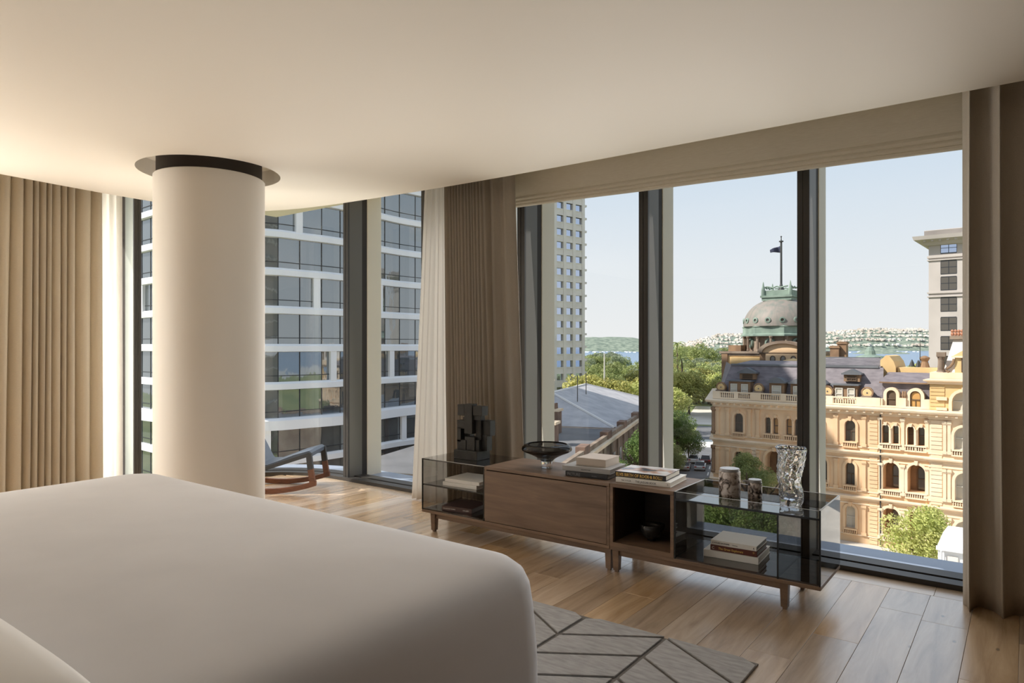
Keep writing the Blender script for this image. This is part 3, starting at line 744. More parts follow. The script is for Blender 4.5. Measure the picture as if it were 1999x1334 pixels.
for j in range(30):
    z = 0.312-(0.312-0.034)*j/29
    for k in range(nav):
        a = 2*PI*k/nav; rr_ = (vr(z)-0.0085) if j < 29 else 0.02
        vs.append((vx+0.005*math.sin(z*30)+rr_*math.cos(a), vy+0.004*math.cos(z*24)+rr_*math.sin(a), 0.4958+z))
fs = []
for j in range(nzv+30):
    for k in range(nav):
        k2 = (k+1) % nav; fs.append((j*nav+k, j*nav+k2, (j+1)*nav+k2, (j+1)*nav+k))
fs += [tuple(range(nav-1,-1,-1)), tuple((nzv+30)*nav+k for k in range(nav))]
mb.add(vs, fs)
tag(mb.build('crystal_vase', 'crystal', None, smooth='all'), 'tall clear crystal vase with a rippled surface on the right glass box', 'vase')
# black bowl in the open cube
kx, ky = -1.795, 3.790
kb = MB().lathe([(0.020,0.0),(0.026,0.003),(0.024,0.012),(0.042,0.022),(0.060,0.043),(0.069,0.070),(0.0715,0.098),(0.069,0.099),(0.066,0.072),(0.056,0.046),(0.035,0.028),(0.0,0.022)], 40, kx, ky, 0.1862,
                lambda a, z: 1+(0.10*max(0,math.cos(a-0.5))**8+0.02*math.sin(3*a))*min(1,max(0,(z-0.03)/0.06)))
tag(kb.build('bowl', 'bowl_black', None, smooth='all'), 'small black bowl with a pulled lip inside the open cube', 'bowl')

# ================================================================== ROCKING CHAIR by the corner window
def C3(lat, fwd, z): p = RT*lat+FW*fwd; return (p.x, p.y, z)
LN, LF_ = 6.27, 6.74           # near and far side of the chair
ch = thing('rocking_chair', 'low rocking chair with a blue-grey leather seat on walnut rockers, partly behind the white column', 'chair', C3(-2.25,6.5,0))
prof = [(-1.835,0.372),(-1.86,0.390),(-2.00,0.352),(-2.13,0.302),(-2.24,0.262),(-2.32,0.262),(-2.38,0.320),(-2.44,0.430),(-2.53,0.60),(-2.60,0.74)]
th = 0.042
lo = []
for i, (a, z) in enumerate(prof):
    b0 = prof[max(0,i-1)]; b1 = prof[min(len(prof)-1,i+1)]
    dx, dz = b1[0]-b0[0], b1[1]-b0[1]; L_ = math.hypot(dx,dz); lo.append((a-dz/L_*(-th)*-1 if False else a+dz/L_*th, z-dx/L_*th*-1))
lo[0] = (-1.842,0.335)
m_ = len(prof); mb = MB(); vs = []
for f in (LN+0.012, LF_-0.012): vs += [C3(a,f,z) for a, z in prof]+[C3(a,f,z) for a, z in lo]
fs = []
for i in range(m_-1):
    fs += [(i,i+1,2*m_+i+1,2*m_+i), (m_+i,2*m_+m_+i,2*m_+m_+i+1,m_+i+1), (i,m_+i,m_+i+1,i+1), (2*m_+i,2*m_+i+1,3*m_+i+1,3*m_+i)]
fs += [(0,2*m_,3*m_,m_),(m_-1,2*m_-1,4*m_-1,3*m_-1)]
mb.add(vs, fs); mb.build('seat', 'leather_blue', ch, smooth=True, fix=True)
for f in (LN, LF_):
    MB().bar(C3(-1.845,f,0.362),C3(-2.27,f,0.226),0.026,0.034).build('side_rail', 'chair_edge', ch)
    lg = MB().hull([C3(-1.792,f-0.02,0.085),C3(-1.792,f+0.02,0.085),C3(-1.842,f+0.02,0.075),C3(-1.842,f-0.02,0.075),C3(-1.815,f-0.02,0.23),C3(-1.815,f+0.02,0.23),C3(-1.863,f+0.02,0.22),C3(-1.863,f-0.02,0.22)])
    lg.build('leg', 'walnut_chair', ch, fix=True)
    MB().hull([C3(-1.815,f-0.021,0.23),C3(-1.815,f+0.021,0.23),C3(-1.863,f+0.021,0.22),C3(-1.863,f-0.021,0.22),C3(-1.832,f-0.021,0.372),C3(-1.832,f+0.021,0.372),C3(-1.878,f+0.021,0.362),C3(-1.878,f-0.021,0.362)]).build('leg_sleeve', 'chair_edge', ch, fix=True)
    MB().bar(C3(-2.62,f,0.06),C3(-2.48,f,0.50),0.034,0.04).build('leg', 'walnut_chair', ch)
    vs = []; fs = []; R_ = 1.42
    N_ = 16
    for k in range(N_+1):
        a = -1.79-1.02*k/N_; z = (a+2.25)**2/(2*R_)+0.001
        for dz in (0, 0.045):
            for df in (-0.019, 0.019): vs.append(C3(a, f+df, z+dz))
    for k in range(N_):
        b = 4*k; fs += [(b,b+4,b+5,b+1),(b+2,b+3,b+7,b+6),(b,b+2,b+6,b+4),(b+1,b+5,b+7,b+3)]
    fs += [(0,1,3,2),(4*N_,4*N_+2,4*N_+3,4*N_+1)]
    MB().add(vs, fs).build('rocker', 'walnut_chair', ch, smooth=True, fix=True)
MB().bar(C3(-2.62,LN,0.10),C3(-2.62,LF_,0.10),0.03,0.03).build('stretcher', 'walnut_chair', ch)

# ================================================================== THE CITY OUTSIDE
GZ = -19.5
mat('paving', (204,198,188), 0.85, c2=(188,182,174), scale=0.25); mat('asphalt', (112,112,114), 0.85, c2=(98,98,100), scale=0.3)
mat('lane_paint', (214,212,206), 0.7); mat('plaza', (214,206,196), 0.8, c2=(200,190,180), scale=0.12)
mat('park_grass', (104,118,66), 0.95, c2=(134,138,84), scale=0.05); mat('sand_shore', (196,186,160), 0.95)
mat('sandstone', (230,198,160), 0.85, c2=(214,178,140), scale=0.45, detail=6, contrast=(0.3,0.7))
mat('sandstone_pale', (236,216,190), 0.85, c2=(224,200,170), scale=0.5, detail=5, contrast=(0.3,0.7))
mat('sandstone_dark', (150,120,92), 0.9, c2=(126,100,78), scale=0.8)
mat('sandstone_worn', (150,134,118), 0.9, c2=(118,100,86), scale=0.7)
mat('stone_yellow', (222,190,138), 0.85, c2=(208,174,122), scale=0.4)
mat('slate', (130,122,126), 0.7, c2=(108,101,106), scale=1.2, stretch=(1,1,3)); mat('slate_pale', (186,184,186), 0.7, c2=(166,164,168), scale=0.6)
mat('lead_roof', (112,114,118), 0.6, c2=(92,94,98), scale=0.5)
mat('copper_green', (142,160,146), 0.7, c2=(112,128,118), scale=0.6); mat('copper_dark', (118,120,112), 0.6, c2=(140,130,122), scale=0.5, stretch=(3,3,0.3), contrast=(0.35,0.6))
mat('sash_wood', (92,74,58), 0.7); mat('sash_white', (206,202,194), 0.6); mat('dark_pane', (84,78,70), 0.12, spec=0.9); mat('blind_pane', (196,190,176), 0.6); mat('warm_pane', (196,150,88), 0.6)
mat('deep_shade', (92,74,58), 0.9)
mat('office_white', (244,244,246), 0.5); mat('office_glass', (146,152,156), 0.03, metal=0.75, bump=0.16, bscale=0.8, stretch=(1,1,0.3)); mat('office_joint', (50,52,56), 0.5)
mat('concrete', (226,219,212), 0.9, c2=(214,207,200), scale=0.3); mat('concrete_pale', (236,232,228), 0.9, c2=(228,224,220), scale=0.2)
mat('tower_pane', (186,198,222), 0.06, metal=0.9); mat('tower_beige', (196,188,182), 0.9, c2=(184,176,170), scale=0.2); mat('iron', (56,58,58), 0.6)
mat('brick_red', (132,104,88), 0.9, c2=(108,86,74), scale=1.0); mat('flag_navy', (52,58,84), 0.8); mat('crest_red', (176,124,98), 0.8)
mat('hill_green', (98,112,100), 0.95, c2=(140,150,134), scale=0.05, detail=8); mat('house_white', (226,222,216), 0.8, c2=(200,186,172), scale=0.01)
mat('bark', (86,74,62), 0.9)
def leafmat(name, c, c2):
    return mat(name, c, 0.6, c2=c2, scale=0.6, detail=3, trans=0.35, rnd=0.18, spec=0.25)
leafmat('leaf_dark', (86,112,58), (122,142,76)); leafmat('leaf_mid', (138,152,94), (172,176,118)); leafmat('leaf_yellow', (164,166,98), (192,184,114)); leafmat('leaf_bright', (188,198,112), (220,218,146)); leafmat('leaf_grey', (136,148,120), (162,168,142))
def water():
    m = bpy.data.materials.new('harbour_water'); m.use_nodes = True; t = m.node_tree; L = t.links.new; p = t.nodes['Principled BSDF']
    p.inputs['Base Color'].default_value = rgba((92,124,156)); p.inputs['Roughness'].default_value = 0.25
    g = t.nodes.new('ShaderNodeNewGeometry'); n = t.nodes.new('ShaderNodeTexNoise'); n.inputs['Scale'].default_value = 0.05; n.inputs['Detail'].default_value = 6
    b = t.nodes.new('ShaderNodeBump'); b.inputs['Strength'].default_value = 0.6; b.inputs['Distance'].default_value = 2.0
    L(g.outputs['Position'], n.inputs['Vector']); L(n.outputs[0], b.inputs['Height']); L(b.outputs[0], p.inputs['Normal']); MATS['harbour_water'] = m
water()
# ---- ground, water, far shores
def gz(x, y):
    d = math.hypot(x, y)
    return GZ-3.5*min(1.0, max(0.0, (d-240)/420.0))
mb = MB(); NX, NY = 40, 44; vs = []
for j in range(NY+1):
    y = -40+ (j/NY)**1.5*740
    for i in range(NX+1):
        x = -520+ i*(900/NX); vs.append((x,y,gz(x,y)-(3.0 if math.hypot(x,y) > 660 else 0)))
mb.add(vs, [(j*(NX+1)+i, j*(NX+1)+i+1, (j+1)*(NX+1)+i+1, (j+1)*(NX+1)+i) for j in range(NY) for i in range(NX)])
struct('ground', mb, 'park_grass', smooth='all')
struct('water', MB().add([(-9000,300,-24),(6000,300,-24),(6000,16000,-24),(-9000,16000,-24)], [(0,1,2,3)]), 'harbour_water')
# street frame: p along the side street, q to its left
SD = Vector((-0.31504,0.94908,0)); SQ = Vector((-0.94908,-0.31504,0)); SO = Vector((-31.337,53.366,0))
def PQ(p, q, z): v = SO+SD*p+SQ*q; return (v.x, v.y, z)
def pqbox(mb, p0, p1, q0, q1, z0, z1):
    return mb.hull([PQ(p0,q1,z0),PQ(p0,q0,z0),PQ(p1,q0,z0),PQ(p1,q1,z0),PQ(p0,q1,z1),PQ(p0,q0,z1),PQ(p1,q0,z1),PQ(p1,q1,z1)])
struct('pavement', MB().add([(-90,20,GZ+0.03),(60,20,GZ+0.03),(60,110,GZ+0.03),(-90,110,GZ+0.03)], [(0,1,2,3)]), 'paving')
rd = struct('street', pqbox(MB(), -30,125,-13.5,-2.2,GZ-0.2,GZ+0.05), 'asphalt')
pqbox(MB(), 128,185,-24,2,GZ-0.2,GZ+0.08).build('plaza_paving', 'plaza', rd)
pqbox(MB(), -30,125,-13.3,-13.0,GZ+0.05,GZ+0.07).build('edge_line', 'lane_paint', rd)
for k in range(26): pqbox(MB(), -24+6*k,-21+6*k,-7.9,-7.7,GZ+0.05,GZ+0.07).build('lane_dash', 'lane_paint', rd)
pqbox(MB(), 86,98,-13.2,-2.3,GZ+0.05,GZ+0.065).build('crossing', 'lane_paint', rd)

# ---- cars
for nme, c in (('white',(226,226,226)),('pink_white',(206,196,192)),('maroon',(96,52,50)),('grey',(120,122,126)),('silver',(186,188,190))): mat('car_'+nme, c, 0.3, coat=0.5)
mat('tyre', (30,30,30), 0.8); mat('car_window', (34,38,42), 0.1); mat('car_lamp', (176,40,36), 0.4)
def car(p, q, paint, label):
    o = thing('car', label, 'car', PQ(p,q,GZ+0.05), 'cars waiting in the side street')
    def X(a, b, z): return PQ(p+a, q+b, GZ+0.05+z)
    def solid(rows):
        mb = MB(); vs = []; fs = []; n = len(rows)
        for a, w_, z in rows: vs += [X(a,-w_,z), X(a,w_,z)]
        return vs
    prof = [(-2.15,0.32),(-2.15,0.72),(-2.0,0.86),(-1.25,0.92),(0.95,0.92),(1.9,0.80),(2.12,0.62),(2.12,0.32)]
    mb = MB(); n = len(prof); vs = [X(a,-0.88,z) for a,z in prof]+[X(a,0.88,z) for a,z in prof]
    mb.add(vs, [tuple(range(n)), tuple(range(2*n-1,n-1,-1))]+[(k,n+k,n+(k+1)%n,(k+1)%n) for k in range(n)]); mb.build('body', paint, o, fix=True)
    cab = [(-1.75,0.90,0.80),(-1.35,1.40,0.66),(0.15,1.44,0.66),(0.95,0.90,0.80)]
    mb = MB(); n = 4; vs = [X(a,-w_,z) for a,z,w_ in cab]+[X(a,w_,z) for a,z,w_ in cab]
    mb.add(vs, [tuple(range(n)), tuple(range(2*n-1,n-1,-1))]+[(k,n+k,n+(k+1)%n,(k+1)%n) for k in range(n)]); mb.build('window', 'car_window', o, fix=True)
    pqbox(MB(), p-1.30,p+0.12,q-0.64,q+0.64,GZ+0.05+1.42,GZ+0.05+1.475).build('roof', paint, o)
    for a in (-1.35,1.3):
        for b in (-0.80,0.80):
            wm = MB().lathe([(0.2,-0.1),(0.33,-0.1),(0.33,0.1),(0.2,0.1)], 14); wm.xf(Matrix.Translation(Vector(X(a,b,0.33))) @ Matrix.Rotation(math.atan2(SD.y,SD.x),4,'Z') @ Matrix.Rotation(PI/2,4,'X')); wm.build('wheel', 'tyre', o)
    for b in (-0.65,0.65): pqbox(MB(), p-2.18,p-2.12,q+b-0.18,q+b+0.18,GZ+0.68,GZ+0.86).build('tail_lamp', 'car_lamp', o)
def pq_at(u, v):
    w_ = atz(u, v, GZ); d = w_-SO; return d.dot(SD), d.dot(SQ)
for (u, v, c, l) in [(1337,917,'pink_white','pale car at the front of the queue in the side street, nearest the trees'),(1367,917,'silver','silver car beside the pale one at the front of the queue'),
                     (1355,903,'white','white car behind the two front cars in the side street queue'),(1378,904,'maroon','dark red car beside the white one in the side street queue'),(1331,906,'grey','grey car half hidden under the street trees')]:
    p, q = pq_at(u, v); car(p, q, 'car_'+c, l)

# ---- trees
def leaf_mesh(name, n, lumps, rx, rz, size, seed, mname):
    rr = random.Random(seed); vs = []; fs = []
    cs = []
    for k in range(lumps):
        while True:
            x, y, z = rr.uniform(-1,1), rr.uniform(-1,1), rr.uniform(-0.8,1)
            if 0.25 < x*x+y*y+z*z < 1: break
        s = 0.72; cs.append((x*rx*s, y*rx*s, z*rz*s, rr.uniform(0.28,0.46)*rx))
    for k in range(n):
        cx, cy, cz, cr = cs[k % lumps]
        d = Vector((rr.gauss(0,1), rr.gauss(0,1), rr.gauss(0.25,1))).normalized()
        p = Vector((cx,cy,cz))+d*cr*rr.uniform(0.75,1.08)
        t = Vector((rr.gauss(0,1), rr.gauss(0,1), rr.gauss(0,1))).normalized()
        a = (d*0.6+t).normalized().orthogonal().normalized(); b = (d+t*0.8).normalized().cross(a).normalized()
        s = size*rr.uniform(0.6,1.25); i = len(vs)
        vs += [p-a*s, p+b*s*0.55, p+a*s, p-b*s*0.55]; fs.append((i,i+1,i+2,i+3))
    me = bpy.data.meshes.new(name); me.from_pydata([tuple(v) for v in vs], [], fs); me.materials.append(MATS[mname]); me.update(); return me
LEAF = {}
def crown(kind, big):
    k = (kind, big)
    if k not in LEAF:
        LEAF[k] = [leaf_mesh('crown', 9000 if big else 4200, 34 if big else 20, 1.0, 0.9, 0.042 if big else 0.058, 11+7*i+len(LEAF), kind) for i in range(2)]
    return LEAF[k]
core_me = {}
def trunk_mesh():
    mb = MB().tube([(0,0,0),(0.02,0.01,0.5),(0,0,1.0)], 0.045, 7, 0.022)
    for a in range(4): mb.tube([(0,0,0.62),(0.22*math.cos(a*1.6),0.22*math.sin(a*1.6),0.95)], 0.02, 5, 0.008)
    me = mb.mesh('trunk'); me.materials.append(MATS['bark']); return me
TRUNK = trunk_mesh()
tn = [0]
def tree(pos, r, h, kind, label, group, big=False, name='street_tree', squash=1.0):
    """pos = foot, r = crown radius, h = total height."""
    tn[0] += 1
    o = thing(name, label, 'tree', tuple(pos), group)
    cz = h-r*0.85*squash
    t = place('trunk', TRUNK, o, pos, (0,0,tn[0]*1.3), (h*0.9,h*0.9,cz+r*0.1))
    c = place('crown', crown(kind, big)[tn[0] % 2], o, (pos[0],pos[1],pos[2]+cz), (0,0,tn[0]*2.1), (r,r,r*squash))
    return o
def tree_px(u, v, d, rpx, kind, label, group, big=True, name='street_tree', squash=1.0):
    c = atd(u, v, d); r = rpx*d/F; z0 = gz(c.x, c.y)
    return tree((c.x,c.y,z0), r, c.z-z0+r*0.85*squash, kind, label, group, big, name, squash)
tree_px(1322,838,122,40,'leaf_dark','dark green street tree at the left side of the side street, beside the cars',None)
tree_px(1345,868,124,32,'leaf_dark','dark green street tree behind the queue of cars, its crown over the road',None)
tree_px(1318,895,112,28,'leaf_mid','lower green tree under the dark street trees, just above the yellow-lettered book',None)
tree_px(1798,1052,56,76,'leaf_bright','bright sunlit green tree in front of the sandstone building at the lower right',None, True, 'street_tree', 0.95)
tree_px(1458,915,76,34,'leaf_mid','small green tree before the sandstone arch, seen between the tall canister and the vase',None)
tree_px(1492,938,74,28,'leaf_mid','green tree before the sandstone steps, seen just left of the vase',None)
tree_px(1410,1030,54,70,'leaf_dark','dense green tree seen through the left half of the right glass box',None)
tree_px(1490,1045,50,64,'leaf_dark','dense green tree seen through the middle of the right glass box, beside the divider',None)
tree_px(1215,935,60,40,'leaf_dark','green tree against the wall of the slate-roofed building, above the stacked books',None)
tree_px(1392,962,86,30,'leaf_mid','low green tree at the foot of the sandstone building, left of the tall canister',None)
tree_px(1770,735,200,30,'leaf_bright','yellow-green tree behind the sandstone roof, left foot of the beige tower',None, False)
tree_px(1805,735,190,34,'leaf_bright','yellow-green tree touching the left edge of the beige tower',None, False)
tree_px(1265,880,70,52,'leaf_dark','dark tree by the slate-roofed building, mostly hidden behind the window mullion',None)
rr = random.Random(3)
PARK = 'leafy park trees between the slate-roofed building and the harbour'
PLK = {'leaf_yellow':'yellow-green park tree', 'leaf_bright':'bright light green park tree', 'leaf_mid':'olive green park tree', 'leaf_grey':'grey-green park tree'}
PLZ = ['right behind the slate-roofed building', 'on the far lawn beyond the slate-roofed building', 'close beyond the pale plaza', 'in the middle of the gardens beyond the plaza', 'at the water edge of the gardens', 'at the small inlet beside the grey tower']
n_ = 0
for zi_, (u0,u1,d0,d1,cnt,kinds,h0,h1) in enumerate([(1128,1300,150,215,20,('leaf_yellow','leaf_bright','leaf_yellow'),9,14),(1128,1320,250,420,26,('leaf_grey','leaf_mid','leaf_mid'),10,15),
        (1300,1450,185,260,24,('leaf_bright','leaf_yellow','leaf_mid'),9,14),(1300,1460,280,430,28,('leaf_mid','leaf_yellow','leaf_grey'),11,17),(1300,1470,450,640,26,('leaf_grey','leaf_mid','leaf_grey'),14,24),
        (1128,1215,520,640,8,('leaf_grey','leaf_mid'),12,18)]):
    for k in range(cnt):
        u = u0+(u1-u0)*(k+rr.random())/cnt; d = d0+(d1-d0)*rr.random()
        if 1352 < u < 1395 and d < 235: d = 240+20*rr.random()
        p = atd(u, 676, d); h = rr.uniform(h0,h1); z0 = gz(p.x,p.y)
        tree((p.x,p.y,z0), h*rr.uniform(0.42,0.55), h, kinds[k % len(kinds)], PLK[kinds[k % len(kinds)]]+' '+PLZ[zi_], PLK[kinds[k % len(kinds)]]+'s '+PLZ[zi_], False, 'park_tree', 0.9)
# palms by the plaza
def palm(u, d, h, label):
    p = atd(u,676,d); z0 = gz(p.x,p.y); o = thing('palm_tree', label, 'palm', (p.x,p.y,z0))
    MB().tube([(p.x,p.y,z0),(p.x+0.2,p.y,z0+h*0.5),(p.x,p.y,z0+h)], 0.35, 8, 0.22).build('trunk', 'bark', o)
    mb = MB(); r3 = random.Random(int(u))
    for k in range(26):
        a = k*2.4; e = r3.uniform(-0.2,0.9); Lf = 3.6; vs = []; 
        for j in range(6):
            q = j/5; rad = Lf*q*math.cos(e*(1-0.3*q)); zz = Lf*(math.sin(e)*q-0.75*q*q); wv = 0.32*(1-q*0.9)
            cx_, cy_ = p.x+rad*math.cos(a), p.y+rad*math.sin(a)
            vs += [(cx_-wv*math.sin(a), cy_+wv*math.cos(a), z0+h+zz),(cx_+wv*math.sin(a), cy_-wv*math.cos(a), z0+h+zz-0.15)]
        mb.add(vs, [(2*j,2*j+1,2*j+3,2*j+2) for j in range(5)])
    mb.build('fronds', 'leaf_mid', o)
palm(1331,215,17,'palm tree rising left of the plaza among the park trees'); palm(1322,250,22,'taller pale palm tree behind the plaza palm')
def pole(u, v0, v1, d, r, label, m='sash_white'):
    a = atd(u,v1,d); b = atd(u,v0,d); z0 = min(a.z, gz(a.x,a.y) if v1 > 800 else a.z)
    tag(MB().tube([(a.x,a.y,a.z),(b.x,b.y,b.z)], r, 8, r*0.6).build('mast', m), label, 'pole')
pole(1180,690,796,170,0.28,'tall white mast rising above the slate roof in front of the yellow trees')
pole(1338,768,812,190,0.12,'thin white pole at the left edge of the plaza'); pole(1334.5,772,815,188,0.12,'second thin white pole, just left of the plaza pole')

# ---- far hills across the water
def hill(name, d, u0, u1, tops, depth, seed, m='hill_green', z_base=-26):
    n = 60; vs = []; rr = random.Random(seed); K = 7
    for i in range(n+1):
        q = i/n; u = u0+(u1-u0)*q
        t = 0
        for (a, va), (b, vb) in zip(tops, tops[1:]):
            if a <= u <= b: t = va+(vb-va)*(u-a)/(b-a)
        zt = EYE+(676-t)*d/F + mnoise.noise(Vector((q*18,seed,0)))*6*d/4000
        edge_ = min(1.0, min(q,1-q)*6)
        for j in range(K+1):
            e = j/K; dd = d*(1-0.10*(1-e)*depth) if j < K else d
            p = ray(u,676)*dd; hgt = z_base+(zt-z_base)*math.sin(e*PI/2)**0.9*edge_
            vs.append((p.x,p.y,hgt+mnoise.noise(Vector((p.x*0.01,p.y*0.01,seed)))*5*(e > 0)*d/4000))
        p = ray(u,676)*(d*1.15); vs.append((p.x,p.y,z_base))
    K2 = K+2
    fs = [(i*K2+j, (i+1)*K2+j, (i+1)*K2+j+1, i*K2+j+1) for i in range(n) for j in range(K2-1)]
    return struct(name, MB().add(vs, fs), m, smooth='all', fix=True), vs
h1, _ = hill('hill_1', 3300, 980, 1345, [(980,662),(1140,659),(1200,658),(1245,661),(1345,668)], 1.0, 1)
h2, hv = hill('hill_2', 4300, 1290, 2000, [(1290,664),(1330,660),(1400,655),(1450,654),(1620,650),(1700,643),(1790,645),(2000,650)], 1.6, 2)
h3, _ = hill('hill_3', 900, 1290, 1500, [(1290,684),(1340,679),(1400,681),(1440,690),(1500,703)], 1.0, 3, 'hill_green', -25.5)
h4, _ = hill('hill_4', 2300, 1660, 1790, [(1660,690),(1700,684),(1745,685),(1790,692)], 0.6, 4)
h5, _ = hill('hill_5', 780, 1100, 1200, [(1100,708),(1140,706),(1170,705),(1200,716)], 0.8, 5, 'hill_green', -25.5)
rr = random.Random(21); mb = MB()
for k in range(3000):
    v = hv[rr.randrange(len(hv))]
    if v[2] < -21: continue
    u_ = v[0]+rr.uniform(-45,45); y_ = v[1]+rr.uniform(-30,10); z_ = v[2]+rr.uniform(-5,4); s = rr.uniform(3.5,8); hh = rr.uniform(4,9)
    mb.box(u_-s, u_+s, y_-6, y_+6, z_-2, z_+hh)
tag(mb.build('hillside_houses', 'house_white'), 'dense pale houses covering the hill across the harbour', 'houses', kind='stuff')
rr = random.Random(8); mb = MB()
for k in range(70):
    u = rr.choice([rr.uniform(1140,1245), rr.uniform(1620,1800)]); d = rr.uniform(2600,3100)
    p = ray(u,676)*d; mb.box(p.x-4,p.x+4,p.y-10,p.y+10,-24,-21)
tag(mb.build('moored_boats', 'office_white'), 'tiny white boats scattered over the harbour', 'boats', kind='stuff')
def tree_ridge(name, d, u0, u1, z0, h, n, seed, label):
    rr = random.Random(seed)
    for k in range(n):
        p = ray(u0+(u1-u0)*(k+rr.random())/n, 676)*(d*rr.uniform(0.93,1.0)); hh = h*rr.uniform(0.7,1.2)
        tree((p.x,p.y,z0+rr.uniform(-2,2)), hh*0.6, hh, ('leaf_grey','leaf_mid')[k % 2], ('grey-green','olive green')[k % 2]+label, ('grey-green ','olive green ')[k % 2]+name, False, 'headland_tree', 0.8)
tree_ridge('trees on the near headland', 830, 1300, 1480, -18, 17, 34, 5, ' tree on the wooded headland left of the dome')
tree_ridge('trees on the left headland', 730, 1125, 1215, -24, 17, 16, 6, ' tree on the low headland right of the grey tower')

# ================================================================== SANDSTONE BUILDING (local frame: x along the front to the right, y into the building, z up)
FA = math.radians(-3.12)
sbld = thing('sandstone_building', 'long sandstone building with arched windows, slate mansard roof and a corner pavilion across the street', 'building', (-11.107,80.0,0), None, None, FA)
def arch_pts(s0, s1, z0, zt, n=8):
    r = (s1-s0)/2; c = (s0+s1)/2; zc = zt-r
    return [(s0,z0),(s1,z0)]+[(c+r*math.cos(PI*k/n), zc+r*math.sin(PI*k/n)) for k in range(n+1)]
ZB = -22.0
CORN, C2, C3_ = -5.15, -9.85, -14.6
wins = []       # (s0, s1, z0, ztop, reveal depth, kind)
def add_w(s0,s1,z0,zt,dep,kind): wins.append((s0,s1,z0,zt,dep,kind))
for s0,s1 in ((-16.62,-15.5),(-4.45,-3.38)):
    add_w(s0,s1,-8.82,-6.54,0.45,'dark'); add_w(s0+0.06,s1-0.05,-13.46,-11.05,0.45,'dark'); add_w(s0+0.08,s1-0.02,-18.05,-15.65,0.45,'blind')
for s0,s1,k in ((-12.98,-12.32,'dark'),(-12.07,-11.45,'warm'),(-10.63,-9.95,'warm'),(-9.70,-9.02,'dark'),(-8.0,-7.35,'dark'),(-7.1,-6.45,'dark'),(-0.85,-0.22,'dark'),(0.12,0.68,'dark'),(1.44,2.04,'shade'),(2.39,2.99,'dark')):
    add_w(s0,s1,-8.68,-6.78,0.5,k)
for s0,s1,k in ((-12.93,-10.95,'loggia'),(-10.3,-8.4,'loggia'),(-7.9,-6.2,'loggia'),(-0.78,0.72,'loggia'),(1.48,3.03,'loggia')):
    add_w(s0,s1,-13.45,-10.62,1.5,k); add_w(s0,s1,-18.1,-15.3,1.5,k)
for s0,s1,z0,zt,k in ((5.52,7.3,-8.72,-6.5,'blind'),(5.6,7.3,-13.65,-10.92,'blind'),(5.6,7.3,-18.1,-15.6,'blind'),(9.2,10.6,-8.72,-6.5,'dark'),(9.2,10.6,-13.65,-10.92,'dark')):
    add_w(s0,s1,z0,zt,0.45,k)
S0, S1, SP_ = -19.2, 13.0, 3.45
def wall(name, s0, s1, z0, z1, ws, t0, mtl):
    ws = [w_ for w_ in ws if w_[0] > s0 and w_[1] < s1 and w_[2] > z0-0.01 and w_[3] < z1]
    hs = [arch_pts(*w_[:4]) for w_ in ws]
    pts, tris = shape([(s0,z0),(s1,z0),(s1,z1),(s0,z1)], hs)
    mb = MB(); mb.add([(x,t0,z) for x,z in pts], [])
    for t in tris:
        a, b, c = (pts[i] for i in t)
        ar = (b[0]-a[0])*(c[1]-a[1])-(c[0]-a[0])*(b[1]-a[1])
        mb.f.append(t if ar > 0 else (t[0],t[2],t[1]))
    for w_, h in zip(ws, hs):
        n = len(h); mb.add([(x,t0,z) for x,z in h]+[(x,t0+w_[4],z) for x,z in h], [(i,n+i,n+(i+1)%n,(i+1)%n) for i in range(n)])
    return mb.build(name, mtl, sbld)
wall('front_wall', S0, SP_, ZB, CORN, wins, 0.0, 'sandstone')
wall('pavilion_wall', SP_, S1, ZB, CORN, wins, -0.35, 'sandstone_pale')
MB().box(SP_-0.02,SP_,-0.35,0.0,ZB,CORN).build('pavilion_return', 'sandstone_pale', sbld)
# side wall along the street, body of the building
lx = lambda v: (v.x*math.cos(-FA)-v.y*math.sin(-FA), v.x*math.sin(-FA)+v.y*math.cos(-FA))
dx, dy = lx(SD)
mbs = MB(); mbs.prism([(S0,0.0),(S0,0.02),(S0+dx*22,dy*22),(S1,dy*22),(S1,2.2),(S0+0.6,2.2)], ZB, CORN); mbs.build('rear_body', 'sandstone', sbld)
for k in range(3):       # dark opened arches down the side street
    for z0, zt in ((-8.8,-6.5),(-13.5,-11)):
        a = 2.5+k*5; MB().add([(S0+dx*a-0.02,dy*a,z0),(S0+dx*(a+1.4)-0.02,dy*(a+1.4),z0),(S0+dx*(a+1.4)-0.02,dy*(a+1.4),zt),(S0+dx*a-0.02,dy*a,zt)], [(3,2,1,0)]).build('side_window', 'dark_pane', sbld)
PANE = {'dark':'dark_pane','blind':'blind_pane','warm':'warm_pane','shade':'deep_shade'}
WM = {}
